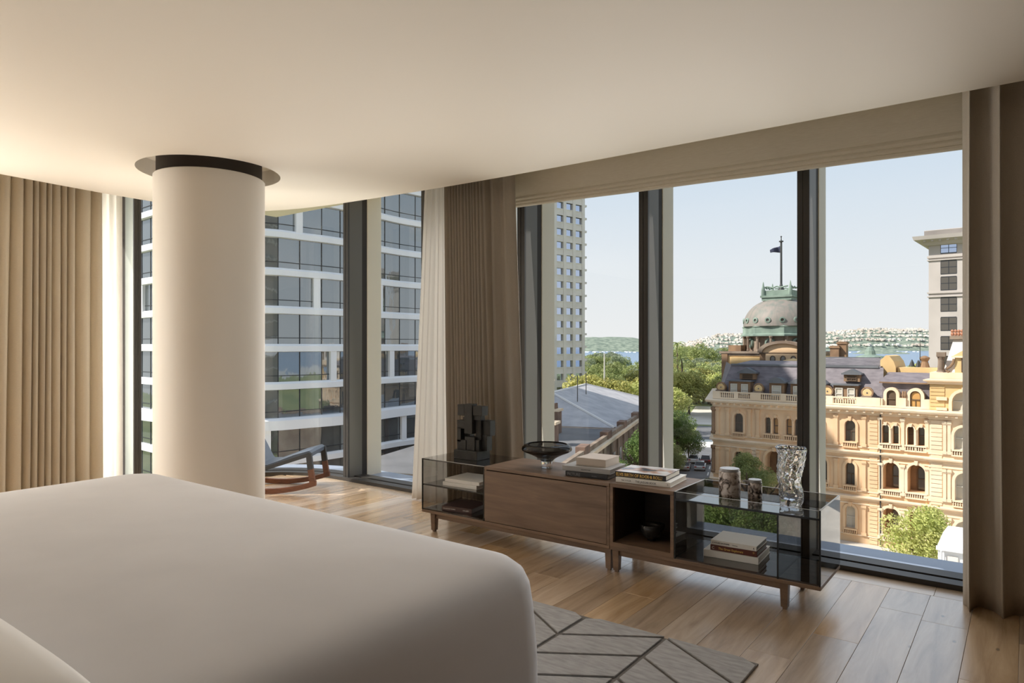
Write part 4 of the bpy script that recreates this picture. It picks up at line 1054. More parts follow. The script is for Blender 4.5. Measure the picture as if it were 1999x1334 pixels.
def win_mesh(w_, h_, kind, arched=True):
    key = (round(w_,2), round(h_,2), kind, arched)
    if key in WM: return WM[key]
    P = arch_pts(0,w_,0,h_) if arched else [(0,0),(w_,0),(w_,h_),(0,h_)]
    cx, cz = w_/2, h_/2; Q = [(cx+(x-cx)*(1-0.16/w_), cz+(z-cz)*(1-0.16/h_)) for x,z in P]
    n = len(P); mb = MB(); fs = []
    for i in range(n):
        j = (i+1) % n; fs += [(i,j,n+j,n+i), (n+i,n+j,2*n+j,2*n+i)]
    mb.add([(x,0,z) for x,z in P]+[(x,0,z) for x,z in Q]+[(x,0.09,z) for x,z in Q], fs)
    mb.box(0.05,w_-0.05,0.0,0.07,h_*0.46,h_*0.46+0.09)
    if w_ > 0.9: mb.box(w_/2-0.03,w_/2+0.03,0.02,0.06,0.06,h_*0.46)
    f = mb.mesh('window'); f.materials.append(MATS['sash_white' if kind == 'blind' else 'sash_wood'])
    mb2 = MB().add([(x,0.09,z) for x,z in P], [tuple(range(n))]); p = mb2.mesh('pane'); p.materials.append(MATS[PANE.get(kind,'dark_pane')])
    mb3 = None
    WM[key] = (f, p); return WM[key]
def lplace(name, me, parent, loc):
    o = bpy.data.objects.new(name, me); COL.objects.link(o); o.parent = parent; o.location = loc; ORG[o.name] = Vector((0,0,0)); return o
def ring_mb(mb, s0, s1, z0, zt, wd, t0, pr, key=True):
    A = arch_pts(s0,s1,z0,zt,10); B = arch_pts(s0-wd,s1+wd,z0,zt+wd,10)
    A = A[1:]+A[:1]; B = B[1:]+B[:1]
    n = len(A); vs = [(x,t0-pr,z) for x,z in A]+[(x,t0-pr,z) for x,z in B]+[(x,t0,z) for x,z in A]+[(x,t0,z) for x,z in B]; fs = []
    for i in range(n-1): fs += [(i+1,i,n+i,n+i+1), (n+i,3*n+i,3*n+i+1,n+i+1), (i,i+1,2*n+i+1,2*n+i)]
    mb.add(vs, fs)
    c = (s0+s1)/2
    if key: mb.hull([(c-0.10,t0-pr-0.10,zt-0.06),(c+0.10,t0-pr-0.10,zt-0.06),(c+0.10,t0,zt-0.06),(c-0.10,t0,zt-0.06),(c-0.17,t0-pr-0.14,zt+wd+0.15),(c+0.17,t0-pr-0.14,zt+wd+0.15),(c+0.17,t0,zt+wd+0.15),(c-0.17,t0,zt+wd+0.15)])
for s0,s1,z0,zt,dep,kind in wins:
    t0 = -0.35 if s0 > SP_ else 0.0
    if kind == 'loggia':
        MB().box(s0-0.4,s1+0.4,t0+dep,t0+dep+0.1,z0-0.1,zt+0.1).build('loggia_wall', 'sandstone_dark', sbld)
        f, p = win_mesh((s1-s0)*0.5, (zt-z0)*0.86, 'dark')
        o = lplace('window', f, sbld, (s0+(s1-s0)*0.40, t0+dep-0.12, z0+0.02)); lplace('pane', p, o, (0,0,0))
    else:
        f, p = win_mesh(s1-s0, zt-z0, kind)
        o = lplace('window', f, sbld, (s0, t0+dep-0.1, z0)); lplace('pane', p, o, (0,0,0))
    small = s1-s0 < 0.8
    m_ = MB(); ring_mb(m_, s0, s1, z0, zt, 0.12 if small else 0.26, t0, 0.08 if small else 0.14)
    m_.build('arch_surround', 'sandstone_pale' if s0 > -1.2 else 'sandstone', sbld)  # paler stone right of the shadow edge, sunlight put into the colour
    # sill with little balusters below it
    sb_ = MB().box(s0-0.2,s1+0.2,t0-0.28,t0+0.02,z0-0.14,z0).box(s0-0.2,s1+0.2,t0-0.26,t0,z0-0.66,z0-0.52); sb_.build('window_sill', 'sandstone_pale' if s0 > -1.2 else 'sandstone', sbld)
    bl_ = MB(); k = int((s1-s0+0.3)/0.2)
    for i in range(k+1): x = s0-0.12+(s1-s0+0.24)*i/k; bl_.lathe([(0.045,z0-0.52),(0.065,z0-0.38),(0.04,z0-0.14)], 5, x, t0-0.18, 0)
    bl_.build('sill_balusters', 'sandstone_pale' if s0 > -1.2 else 'sandstone', sbld)['kind'] = 'stuff'
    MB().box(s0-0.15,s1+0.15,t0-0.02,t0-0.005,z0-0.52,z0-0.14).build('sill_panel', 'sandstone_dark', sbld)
# courses, cornice, pilasters
PATH = [(S0+dx*22,dy*22),(S0,0),(SP_,0),(SP_,-0.35),(S1,-0.35)]
def course(name, z, prof, m_): MB().sweep([(o, z+h) for o, h in prof], PATH).build(name, m_, sbld, fix=True)
course('main_cornice', CORN, [(0,-0.75),(0.12,-0.75),(0.12,-0.50),(0.30,-0.42),(0.30,-0.28),(0.85,-0.20),(0.95,-0.02),(0.95,0.08),(0.0,0.16)], 'sandstone_pale')
for z in (C2, C3_): course('string_course', z, [(0,-0.34),(0.10,-0.30),(0.14,-0.12),(0.42,-0.06),(0.46,0.06),(0.0,0.16)], 'sandstone_pale'); course('sub_course', z-0.75, [(0,-0.08),(0.10,-0.05),(0.10,0.05),(0,0.08)], 'sandstone_pale')
for z in (-9.32,-13.98,-18.65): course('sill_course', z, [(0,-0.08),(0.12,-0.05),(0.12,0.05),(0,0.08)], 'sandstone_pale')
br = MB(); k = 0
s = S0+0.4
while s < S1-0.3:
    t0 = -0.35 if s > SP_ else 0; br.box(s-0.11,s+0.11,t0-0.70,t0,CORN-0.46,CORN-0.24); s += 0.82
br.build('cornice_brackets', 'sandstone_pale', sbld)['kind'] = 'stuff'
def pilaster(s, zt, zb, t0, w_=0.34, m_='sandstone'):
    MB().box(s-w_/2,s+w_/2,t0-0.16,t0,zb+0.3,zt-0.3).box(s-w_/2-0.08,s+w_/2+0.08,t0-0.24,t0,zb,zb+0.3).box(s-w_/2-0.08,s+w_/2+0.08,t0-0.26,t0,zt-0.30,zt-0.05).box(s-w_/2-0.04,s+w_/2+0.04,t0-0.20,t0,zt-0.42,zt-0.30).build('pilaster', m_, sbld)
for zt, zb in ((-5.95,-9.25),(-10.7,-13.9),(-15.4,-18.6)):
    for s in (-18.6,-17.35,-14.75,-13.75,-8.15,-5.3,-2.55): pilaster(s, zt, zb, 0.0)
    for s in (1.05,3.2,-1.0): pilaster(s, zt, zb, 0.0, 0.3, 'sandstone_pale')  # pilasters beyond the shadow edge, painted in the sunlit stone tone
    for s in (4.75,5.12,7.75): pilaster(s, zt, zb, -0.35, 0.28, 'sandstone_pale')
# columns between the paired windows
for s in (-12.2,-9.82,-0.05,2.21): MB().lathe([(0.13,-8.66),(0.10,-8.5),(0.085,-7.3),(0.13,-7.15),(0.13,-7.08)], 10, s, -0.12, 0).build('window_column', 'sandstone_pale' if s > -1 else 'sandstone', sbld)  # sunlit columns take the paler tone, shaded ones the darker
# rusticated piers: single stones
sm = {}
for (a, b, t0, zs, zt, m_) in ((-2.05,-1.25,0.0,-21.5,-5.95,'sandstone'),(3.55,4.55,-0.35,-21.5,-5.95,'sandstone_pale'),(-14.55,-13.95,0.0,-14.2,-10.4,'sandstone_pale')):
    key = (b-a, m_)
    if key not in sm:
        me = MB().cbox(0,b-a,-0.07,0.0,0.02,0.40,0.025).mesh('stone'); me.materials.append(MATS[m_]); sm[key] = me
    z = zs
    while z < zt-0.3:
        if not any(c-0.5 < z < c+0.1 for c in (C2,C3_)): lplace('stone', sm[key], sbld, (a, t0, z))
        z += 0.42
MB().tube([(-0.98,-0.16,CORN-0.6),(-0.98,-0.16,ZB)], 0.07, 7).build('drain_pipe', 'iron', sbld)
# corner turret strip of scrolls on the left edge
for zt, zb in ((-6.0,-9.2),(-10.6,-13.9)): MB().lathe([(0.30,zb),(0.34,zb+0.2),(0.24,zb+0.4),(0.22,zt-0.5),(0.34,zt-0.3),(0.34,zt)], 12, S0, 0.05, 0).build('corner_column', 'sandstone_dark', sbld)
# parapet with balusters
par = MB().box(S0,SP_,-0.15,0.10,-4.97,-4.78).box(S0,-1.0,-0.15,0.10,-4.22,-4.08)
for a, b in ((-19.2,-18.3),(-16.6,-16.1),(-14.6,-13.4),(-11.2,-10.6),(-9.0,-7.9),(-6.3,-5.6),(-3.3,-1.0)): par.box(a,b,-0.17,0.12,-4.97,-4.05)
par.build('parapet', 'sandstone_pale', sbld)
bal = MB(); s = -19.0
while s < -1.2: bal.lathe([(0.05,-4.80),(0.09,-4.62),(0.05,-4.22)], 6, s, -0.03, 0); s += 0.24
bal.build('balusters', 'sandstone_pale', sbld)['kind'] = 'stuff'
# mansard roof over the left part
def slab(mb, s0, s1, t0, z0, t1, z1, e0=0, e1=0):
    return mb.add([(s0,t0,z0),(s1,t0,z0),(s1-e1,t1,z1),(s0+e0,t1,z1)], [(0,1,2,3)])
mr = MB(); slab(mr, S0+0.2,-0.95,0.9,-4.9,2.6,-0.95,1.0,0.3); slab(mr, S0+1.2,-1.7,2.6,-0.95,9,-0.5); mr.add([(S0+0.2,0.9,-4.9),(S0+0.2+dx*20,dy*20,-4.9),(S0+1.2+dx*20,dy*20,-0.95),(S0+1.2,2.6,-0.95)], [(3,2,1,0)])
mr.build('mansard_roof', 'slate', sbld)
MB().box(S0+1.2,-1.7,2.45,2.85,-1.02,-0.80).build('roof_curb', 'lead_roof', sbld)
up = MB(); slab(up, -10.5,-1.7,4.5,-0.8,7.5,-0.05,0.4,0.0)
up.build('upper_roof', 'slate', sbld)
for k in range(5): MB().box(-10.3,-1.7,4.5+0.58*k,4.60+0.58*k,-0.80+0.145*k,-0.74+0.145*k).build('roof_batten', 'lead_roof', sbld)
# dormers of the mansard
def dormer(s0, s1, z0, z1, t0, style, nwin=1, blind='blind'):
    c = (s0+s1)/2
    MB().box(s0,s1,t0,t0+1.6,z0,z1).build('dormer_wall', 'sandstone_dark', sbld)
    ww = (s1-s0)/nwin
    for k in range(nwin):
        f, p = win_mesh(ww*0.62, (z1-z0)*0.74, blind, False)
        o = lplace('dormer_window', f, sbld, (s0+ww*(k+0.19), t0-0.10, z0+(z1-z0)*0.10)); lplace('pane', p, o, (0,0,0))
    mb = MB().box(s0-0.2,s1+0.2,t0-0.3,t0+1.2,z1,z1+0.16)
    if style == 'gable': mb.prism([(0,0)],0,0) if False else mb.add([(s0-0.15,t0-0.25,z1+0.16),(s1+0.15,t0-0.25,z1+0.16),(c,t0-0.25,z1+0.16+(s1-s0)*0.28),(s0-0.15,t0+1.4,z1+0.16),(s1+0.15,t0+1.4,z1+0.16),(c,t0+1.4,z1+0.16+(s1-s0)*0.28)], [(0,1,2),(5,4,3),(1,4,5,2),(0,2,5,3)])
    if style == 'round':
        pts = [(s0-0.15+(s1-s0+0.3)*k/10, z1+0.16+(s1-s0)*0.30*math.sin(PI*k/10)) for k in range(11)]; n = 11
        mb.add([(x,t0-0.25,z) for x,z in pts]+[(x,t0+1.4,z) for x,z in pts], [tuple(range(n)), tuple(range(2*n-1,n-1,-1))]+[(i+1,i,n+i,n+i+1) for i in range(n-1)])
    mb.build('dormer_hood', 'lead_roof', sbld)
dormer(-17.5,-14.9,-4.6,-2.85,0.55,'none',2); dormer(-16.5,-14.6,-2.6,-1.9,1.4,'gable',1,'shade')
dormer(-12.7,-11.0,-4.6,-2.9,0.6,'round'); dormer(-10.3,-8.7,-4.6,-2.9,0.6,'gable'); dormer(-8.3,-6.6,-4.6,-2.9,0.6,'round')
dormer(-5.75,-3.35,-4.6,-2.9,0.55,'none',2); dormer(-4.9,-3.3,-2.5,-1.75,1.4,'gable',1,'shade')
for s in (-18.4,-13.85,-5.95-0.35,-2.35):     # little round lucarnes of yellow stone
    MB().lathe([(0.0,0.0),(0.46,0.0),(0.46,0.5),(0.40,0.9)], 14, 0, 0, 0).xf(Matrix.Translation((s,0.35,-3.62)) @ Matrix.Rotation(-PI/2,4,'X')).build('lucarne', 'stone_yellow', sbld, fix=True)
    MB().box(s-0.62,s+0.62,0.05,0.6,-4.55,-4.02).box(s-0.5,s+0.5,0.0,0.6,-4.02,-3.9).build('lucarne_base', 'sandstone_worn', sbld)
    MB().lathe([(0.46,-0.10),(0.60,-0.10),(0.60,0.12),(0.46,0.12)], 14, 0, 0, 0, cap=False).xf(Matrix.Translation((s,0.45,-3.55)) @ Matrix.Rotation(-PI/2,4,'X')).build('lucarne_hood', 'sandstone_dark', sbld, fix=True)
    MB().lathe([(0.0,-0.01),(0.09,-0.01),(0.09,0.02)], 10, 0, 0, 0).xf(Matrix.Translation((s,0.34,-3.60)) @ Matrix.Rotation(-PI/2,4,'X')).build('lucarne_eye', 'dark_pane', sbld)
# right end gable of yellow stone with a scroll top
gpts = [(-1.9,-2.4),(-0.4,-2.4),(-0.4,-0.9),(-0.6,-0.3),(-1.0,0.25),(-1.35,0.35),(-1.7,0.0),(-1.9,-0.2)]
MB().add([(x,4.2,z) for x,z in gpts]+[(x,9.5,z) for x,z in gpts], [tuple(range(8))]+[(i,8+i,8+(i+1)%8,(i+1)%8) for i in range(8)]).build('gable_end', 'stone_yellow', sbld, fix=True)
MB().box(-9.4,-3.0,8.8,9.6,-0.5,0.05).build('plant_room', 'lead_roof', sbld)
MB().lathe([(1.9,-0.3),(1.5,0.15),(0.62,0.35),(0.55,0.75),(0.3,1.2),(0.22,1.3)], 12, -4.3, 10.5, 0).build('roof_vent', 'copper_green', sbld)
for s, t, h in ((-7.3,10,1.9),(-8.0,9.5,1.4)): MB().box(s-0.5,s+0.5,t,t+0.9,-0.6,h).box(s-0.6,s+0.6,t-0.1,t+1,h-0.3,h-0.1).build('chimney', 'sandstone_dark', sbld)
# lower middle part: set-back slate wall with two round-headed dormers and a sloping slate roof
MB().box(-1.0,SP_,0.8,1.0,-4.95,-2.35).build('attic_wall', 'slate', sbld)
ar = MB(); slab(ar, -1.2,SP_+0.1,0.45,-2.40,3.6,-1.45,0.2,0.0); ar.build('attic_roof', 'slate', sbld)
MB().box(-1.2,SP_+0.1,0.35,0.75,-2.50,-2.36).build('eaves', 'sandstone_dark', sbld)
MB().box(-0.3,SP_+0.5,4.6,7.0,-1.9,-0.95).build('rear_parapet', 'stone_yellow', sbld)
for s0, s1, kd in ((-0.47,0.40,'shade'),(1.66,2.62,'warm')):
    f, p = win_mesh(s1-s0, 1.75, kd); o = lplace('dormer_window', f, sbld, (s0, 0.22, -4.95)); lplace('pane', p, o, (0,0,0))
    m_ = MB(); ring_mb(m_, s0, s1, -4.95, -3.20, 0.30, 0.85, 0.72, False); m_.build('dormer_surround', 'sandstone_pale', sbld)
MB().box(-1.0,-0.80,-0.1,0.4,-4.97,-4.1).box(0.72,1.34,-0.1,0.4,-4.97,-3.95).box(2.94,SP_,-0.1,0.4,-4.97,-4.0).build('attic_pedestals', 'sandstone_pale', sbld)
for s in (1.05,1.25): MB().lathe([(0.0,-3.2),(0.08,-3.3),(0.16,-3.7),(0.1,-3.95)], 8, s, 0.1, 0).build('urn', 'sandstone_dark', sbld)
for s,z in ((0.75,-0.9),(1.35,-0.95)): MB().lathe([(0.30,z),(0.16,z+0.5),(0.05,z+0.75),(0.0,z+0.8)], 8, s, 6.5, 0).build('chimney_pot', 'iron', sbld)
MB().lathe([(0.5,-0.95),(0.32,-0.3),(0.5,0.0),(0.5,0.12),(0.15,0.3),(0,0.32)], 10, 2.0, 6.2, 0).build('chimney', 'sandstone_dark', sbld)
tag(MB().tube([(1.62,5.9,-0.9),(1.62,5.9,2.1)], 0.05, 6, 0.03).build('flag_staff', 'iron', sbld))
# right pavilion: attic storey, steep roof, dormer, cresting
wall('pavilion_attic', SP_, S1, CORN, -2.3, [(5.35,7.3,-5.0,-3.10,0.5,'blind')], -0.30, 'stone_yellow')
f, p = win_mesh(1.95, 1.9, 'blind'); o = lplace('window', f, sbld, (5.35,0.1,-5.0)); lplace('pane', p, o, (0,0,0))
m_ = MB(); ring_mb(m_, 5.35,7.3,-5.0,-3.10,0.28,-0.30,0.12); m_.build('arch_surround', 'sandstone_pale', sbld)
st = MB().cbox(0,1.25,-0.07,0,0.02,0.34,0.025).mesh('stone'); st.materials.append(MATS['stone_yellow'])
for k in range(8): lplace('stone', st, sbld, (SP_+0.05,-0.30,-4.95+0.36*k-0.05))
MB().box(4.05,4.95,-0.55,-0.3,-3.98,-3.66).box(4.05,4.95,-0.55,-0.3,-4.95,-4.7).build('niche_bracket', 'sandstone_pale', sbld)
MB().sweep([(0,-2.4),(0.12,-2.4),(0.20,-2.2),(0.48,-2.1),(0.5,-1.98),(0.0,-1.9)], [(SP_,6),(SP_,-0.35),(S1,-0.35)]).build('attic_cornice', 'sandstone_pale', sbld, fix=True)
MB().box(SP_,S1,-0.25,6,-1.98,-1.25).build('attic_parapet', 'sandstone_pale', sbld)
pr = MB().add([(4.45,0.6,-1.3),(S1,0.6,-1.3),(S1,2.4,2.1),(5.15,2.4,2.1),(4.45,8,-1.3),(5.15,6,2.1),(S1,6,2.1)], [(0,1,2,3),(4,0,3,5),(3,2,6,5)]); pr.build('pavilion_roof', 'concrete', sbld)
MB().box(4.85,S1,2.0,2.5,2.05,2.38).build('roof_cornice', 'sandstone_worn', sbld)
cr = MB(); s = 5.05
while s < 9: cr.lathe([(0.10,2.38),(0.16,2.55),(0.10,2.72),(0.17,2.88),(0.05,3.02)], 6, s, 2.2, 0); s += 0.27
cr.box(5.0,9,2.15,2.25,2.86,2.93); cr.build('roof_cresting', 'crest_red', sbld)['kind'] = 'stuff'
MB().box(5.55,8.2,-0.1,2.0,-1.25,0.35).build('pavilion_dormer', 'stone_yellow', sbld)
MB().add([(5.35,-0.3,0.35),(8.4,-0.3,0.35),(6.87,-0.3,1.35),(5.35,1.8,0.35),(8.4,1.8,0.35),(6.87,1.8,1.35)], [(0,1,2),(5,4,3),(1,4,5,2),(0,2,5,3),(0,3,4,1)]).build('dormer_pediment', 'stone_yellow', sbld)
MB().box(5.30,8.45,-0.35,0.3,0.22,0.40).build('dormer_cornice', 'sandstone_pale', sbld)
f, p = win_mesh(1.6, 1.35, 'dark', False); o = lplace('dormer_window', f, sbld, (6.1,-0.22,-1.2)); lplace('pane', p, o, (0,0,0))
sc_ = MB()
for k in range(14): a = k/13; sc_.lathe([(0.14-0.05*a,-0.12),(0.14-0.05*a,0.12)], 8, 0, 0, 0) if False else None
sc_.tube([(5.5,-0.2,0.1),(5.42,-0.2,-0.3),(5.2,-0.2,-0.65),(4.95,-0.2,-0.85),(4.85,-0.2,-1.05),(5.0,-0.2,-1.2),(5.12,-0.2,-1.08)], 0.13, 7, 0.09); sc_.build('scroll', 'sandstone_dark', sbld)
MB().lathe([(0.42,-1.2),(0.30,-1.0),(0.26,0.0),(0.34,0.3)], 10, 4.35, 0.2, 0).box(4.0,4.75,-0.15,0.6,0.3,0.75).build('corner_pier', 'sandstone_worn', sbld)

# ================================================================== DOME TOWER behind the roof
dome_c = atd(1525, 676, 104.5); DX, DY = dome_c.x, dome_c.y; q = 104.5/F
dt = thing('dome_tower', 'copper-domed tower with a green band and flagpole rising behind the slate roof', 'tower', (DX,DY,-8), None, None, FA)
zz = lambda v: EYE+(676-v)*q+8          # local heights above the tower's origin
R0 = 71*q
prof = [(R0*1.06,zz(657)),(R0*1.06,zz(654)),(R0*1.0,zz(652)),(R0*1.0,zz(641)),(R0*1.02,zz(639)),(R0*0.985,zz(637))]
MB().lathe(prof, 8, 0,0,0).rot(PI/8,0,0).build('green_band', 'copper_green', dt)
dp = [(R0*0.985,zz(638))]
for k in range(1,13):
    a = k/12*1.18; dp.append((R0*(0.985*math.cos(a)**0.85), zz(638)+(zz(587)-zz(638))*math.sin(a)/math.sin(1.18)))
MB().lathe(dp, 64, 0,0,0, lambda a,z: 1+0.006*abs(math.cos(16*a))).build('dome', 'copper_dark', dt, smooth=True)
for a in range(-3,4):
    ang = -PI/2+a*0.37-0.02; rr_ = R0*0.955; zc_ = zz(627)
    M = Matrix.Translation((rr_*math.cos(ang),rr_*math.sin(ang),zc_)) @ Matrix.Rotation(ang,4,'Z') @ Matrix.Rotation(PI/2,4,'Y')
    MB().lathe([(0.20,-0.3),(0.42,-0.3),(0.42,0.22),(0.24,0.25),(0.22,0.1)], 14, cap=False).xf(M).build('round_window', 'copper_green', dt, fix=True)
    MB().lathe([(0.0,0.12),(0.24,0.12),(0.24,0.0)], 12).xf(M).build('window_pane', 'dark_pane', dt)
Rl = 28*q
lm = MB().box(-Rl,Rl,-Rl,Rl,zz(588),zz(582)).box(-Rl*1.08,Rl*1.08,-Rl*1.08,Rl*1.08,zz(582),zz(578)).box(-Rl*0.92,Rl*0.92,-Rl*0.92,Rl*0.92,zz(578),zz(568))
lm.build('lantern_platform', 'copper_green', dt)
for sx_ in (-1,1):
    for sy_ in (-1,1): MB().lathe([(0.35,zz(579)),(0.28,zz(566)),(0.16,zz(560)),(0.08,zz(553)),(0.0,zz(550))], 8, sx_*Rl*0.92, sy_*Rl*0.92, 0).build('pinnacle', 'copper_green', dt)
for k in range(4):
    a = k*PI/2; c_, s_ = math.cos(a), math.sin(a); pts = []
    for j in range(13):
        x = -Rl*0.75+1.5*Rl*j/12; hgt = zz(568)+(zz(561)-zz(568))*abs(math.cos(PI*j/12))**0.8+ (zz(560)-zz(568))*0.9*math.exp(-((j-6)/1.2)**2)
        pts.append((c_*x-s_*(-Rl*0.9), s_*x+c_*(-Rl*0.9), hgt))
    MB().tube(pts, 0.12, 5).build('scroll_rail', 'copper_green', dt)
MB().lathe([(0.55,zz(569)),(0.3,zz(560)),(0.2,zz(556)),(0.17,zz(554)),(0.15,zz(473)),(0.34,zz(472.5)),(0.34,zz(470.5)),(0.09,zz(470)),(0.06,zz(464)),(0.14,zz(462)),(0.0,zz(460.5))], 10).build('flagpole', 'iron', dt)
fl = MB(); vs = []
for i in range(11):
    x = -0.17-1.62*i/10
    for j in range(5): vs.append((x, 0.22*math.sin(i*0.8)+0.05*j, zz(480)+(zz(481)-zz(480))*0+(-0.05*i*0.9)-(1.02-0.03*i)*(j/4)*(1-0.045*i)))
fl.add(vs, [(i*5+j,i*5+j+1,(i+1)*5+j+1,(i+1)*5+j) for i in range(10) for j in range(4)])
fo = fl.build('flag', 'flag_navy', dt, smooth='all'); fo['label'] = 'dark blue flag blowing to the left'
sm_ = fo.modifiers.new('cloth','SOLIDIFY'); sm_.thickness = 0.02
# drum with columns and round windows, square body below
MB().lathe([(R0*0.90,zz(686)),(R0*0.90,zz(656))], 8).rot(PI/8,0,0).build('drum', 'sandstone_worn', dt)
for k in range(16):
    a = PI/8+k*PI/8+0.06; MB().lathe([(0.26,zz(685)),(0.20,zz(682)),(0.19,zz(662)),(0.28,zz(659)),(0.28,zz(657))], 8, R0*0.97*math.cos(a), R0*0.97*math.sin(a), 0).build('drum_column', 'sandstone_worn', dt)
for a in range(8):
    ang = -PI/2+a*PI/4; M = Matrix.Translation((R0*0.84*math.cos(ang),R0*0.84*math.sin(ang),zz(670))) @ Matrix.Rotation(ang,4,'Z') @ Matrix.Rotation(PI/2,4,'Y')
    MB().lathe([(0.45,-0.3),(0.75,-0.3),(0.75,0.28),(0.5,0.32)], 16, cap=False).xf(M).build('drum_window', 'copper_green', dt, fix=True); MB().lathe([(0.0,0.12),(0.5,0.12),(0.5,0.0)], 14).xf(M).build('drum_pane', 'dark_pane', dt)
B0 = 84*q
MB().box(-B0,B0,-B0,B0,zz(745),zz(690)).build('tower_body', 'stone_yellow', dt)
MB().box(-B0*1.05,B0*1.05,-B0*1.05,B0*1.05,zz(690),zz(686)).box(-B0*1.02,B0*1.02,-B0*1.02,B0*1.02,zz(694),zz(690)).build('body_cornice', 'sandstone_worn', dt)
MB().box(-B0*0.78,-B0*0.12,-B0-0.12,-B0+0.2,zz(722),zz(697)).build('yellow_panel', 'stone_yellow', dt)
for x in (-B0*0.93,-B0*0.05): MB().box(x-B0*0.07,x+B0*0.07,-B0-0.25,-B0+0.2,zz(740),zz(690)).build('corner_pilaster', 'sandstone_dark', dt)
MB().box(B0*0.02,B0*0.95,-B0-0.5,-B0+0.2,zz(716),zz(690)).build('gable_bay', 'sandstone', dt)
pm = MB(); A = []; B_ = []
for k in range(15):
    a = PI*k/14; A.append((B0*0.40+B0*0.54*math.cos(a), zz(688)+B0*0.26*math.sin(a))); B_.append((B0*0.40+B0*0.44*math.cos(a), zz(688)+B0*0.20*math.sin(a)))
n = 15; y0_, y1_ = -B0-0.9, -B0+0.3
pm.add([(x,y0_,z) for x,z in A]+[(x,y0_,z) for x,z in B_]+[(x,y1_,z) for x,z in A]+[(x,y1_,z) for x,z in B_], [f_ for i in range(n-1) for f_ in ((i,i+1,n+i+1,n+i),(i+1,i,2*n+i,2*n+i+1),(n+i,n+i+1,3*n+i+1,3*n+i))])
pm.build('arched_pediment', 'sandstone_worn', dt, fix=True)
pts = [(x,z) for x,z in B_]; MB().add([(x,-B0-0.45,z) for x,z in pts], [tuple(range(n))]).build('pediment_panel', 'sandstone', dt, fix=True)
for x in (B0*0.18,B0*0.40,B0*0.62):
    f, p = win_mesh(0.75, 1.6, 'dark'); o = lplace('window', f, dt, (x-0.37,-B0-0.62,zz(714))); lplace('pane', p, o, (0,0,0))
MB().lathe([(1.3,zz(727)),(1.3,zz(706)),(1.5,zz(705)),(1.3,zz(701)),(0.0,zz(697))], 14, B0*0.30+3.2, -B0-4.0, 0).build('round_turret', 'stone_yellow', dt)
MB().box(-B0*1.02,-B0*0.72,-B0*0.6,-B0*0.1,zz(687),zz(674)).build('corner_block', 'sandstone_dark', dt)
MB().box(-B0*0.35,B0*0.7,-B0-5,-B0-1.5,zz(719),zz(713)).build('lead_deck', 'lead_roof', dt)

# ================================================================== WHITE OFFICE BUILDING with a rounded corner, left
ow = thing('office_building', 'white banded office building with curved glass floors, seen through the left and corner windows', 'building', (-70,50,GZ))
PTH = [(-92,38.6)]
for k in range(1,7): PTH.append((-92+27.5*k/6, 38.6-1.6*math.sin(k/6*PI/2)))
for k in range(1,9):
    a = -PI/2+(PI/2)*k/8; PTH.append((-64.3+5.0*math.cos(a), 42.0+5.0*math.sin(a)))
for k in range(1,15): y = 42.0+k*2.0; PTH.append((-59.3+0.55*math.sin((y-42)*0.30)*(1 if y > 44 else 0.5)+0.012*(y-42)*0, y))
PL_ = [0.0]
for a, b in zip(PTH, PTH[1:]): PL_.append(PL_[-1]+math.hypot(b[0]-a[0], b[1]-a[1]))
def on(s_):
    s_ = max(0.0, min(PL_[-1]-1e-6, s_))
    for i in range(len(PTH)-1):
        if PL_[i] <= s_ <= PL_[i+1]:
            t = (s_-PL_[i])/(PL_[i+1]-PL_[i]); a, b = PTH[i], PTH[i+1]
            return (a[0]+(b[0]-a[0])*t, a[1]+(b[1]-a[1])*t), (b[1]-a[1], -(b[0]-a[0]))
def off(s_, o):
    p, n = on(s_); L_ = math.hypot(*n); return (p[0]+n[0]/L_*o, p[1]+n[1]/L_*o)
ST = 3.8
LV = [1.15+ST*k for k in range(-5,7)]
LT = PL_[-1]
inset = [off(LT*k/40, -0.30) for k in range(41)]
core = [off(LT*k/40, -0.62) for k in range(41)]
MB().prism(core+[(-75,70),(-92,60)], GZ, 26).build('core', 'office_joint', ow)
MB().prism([off(LT*k/20,-0.3) for k in range(21)]+[(-75,70),(-92,60)], 25.5, 44).build('upper_storeys', 'office_white', ow)
fine = [off(LT*k/90, 0.0) for k in range(91)]
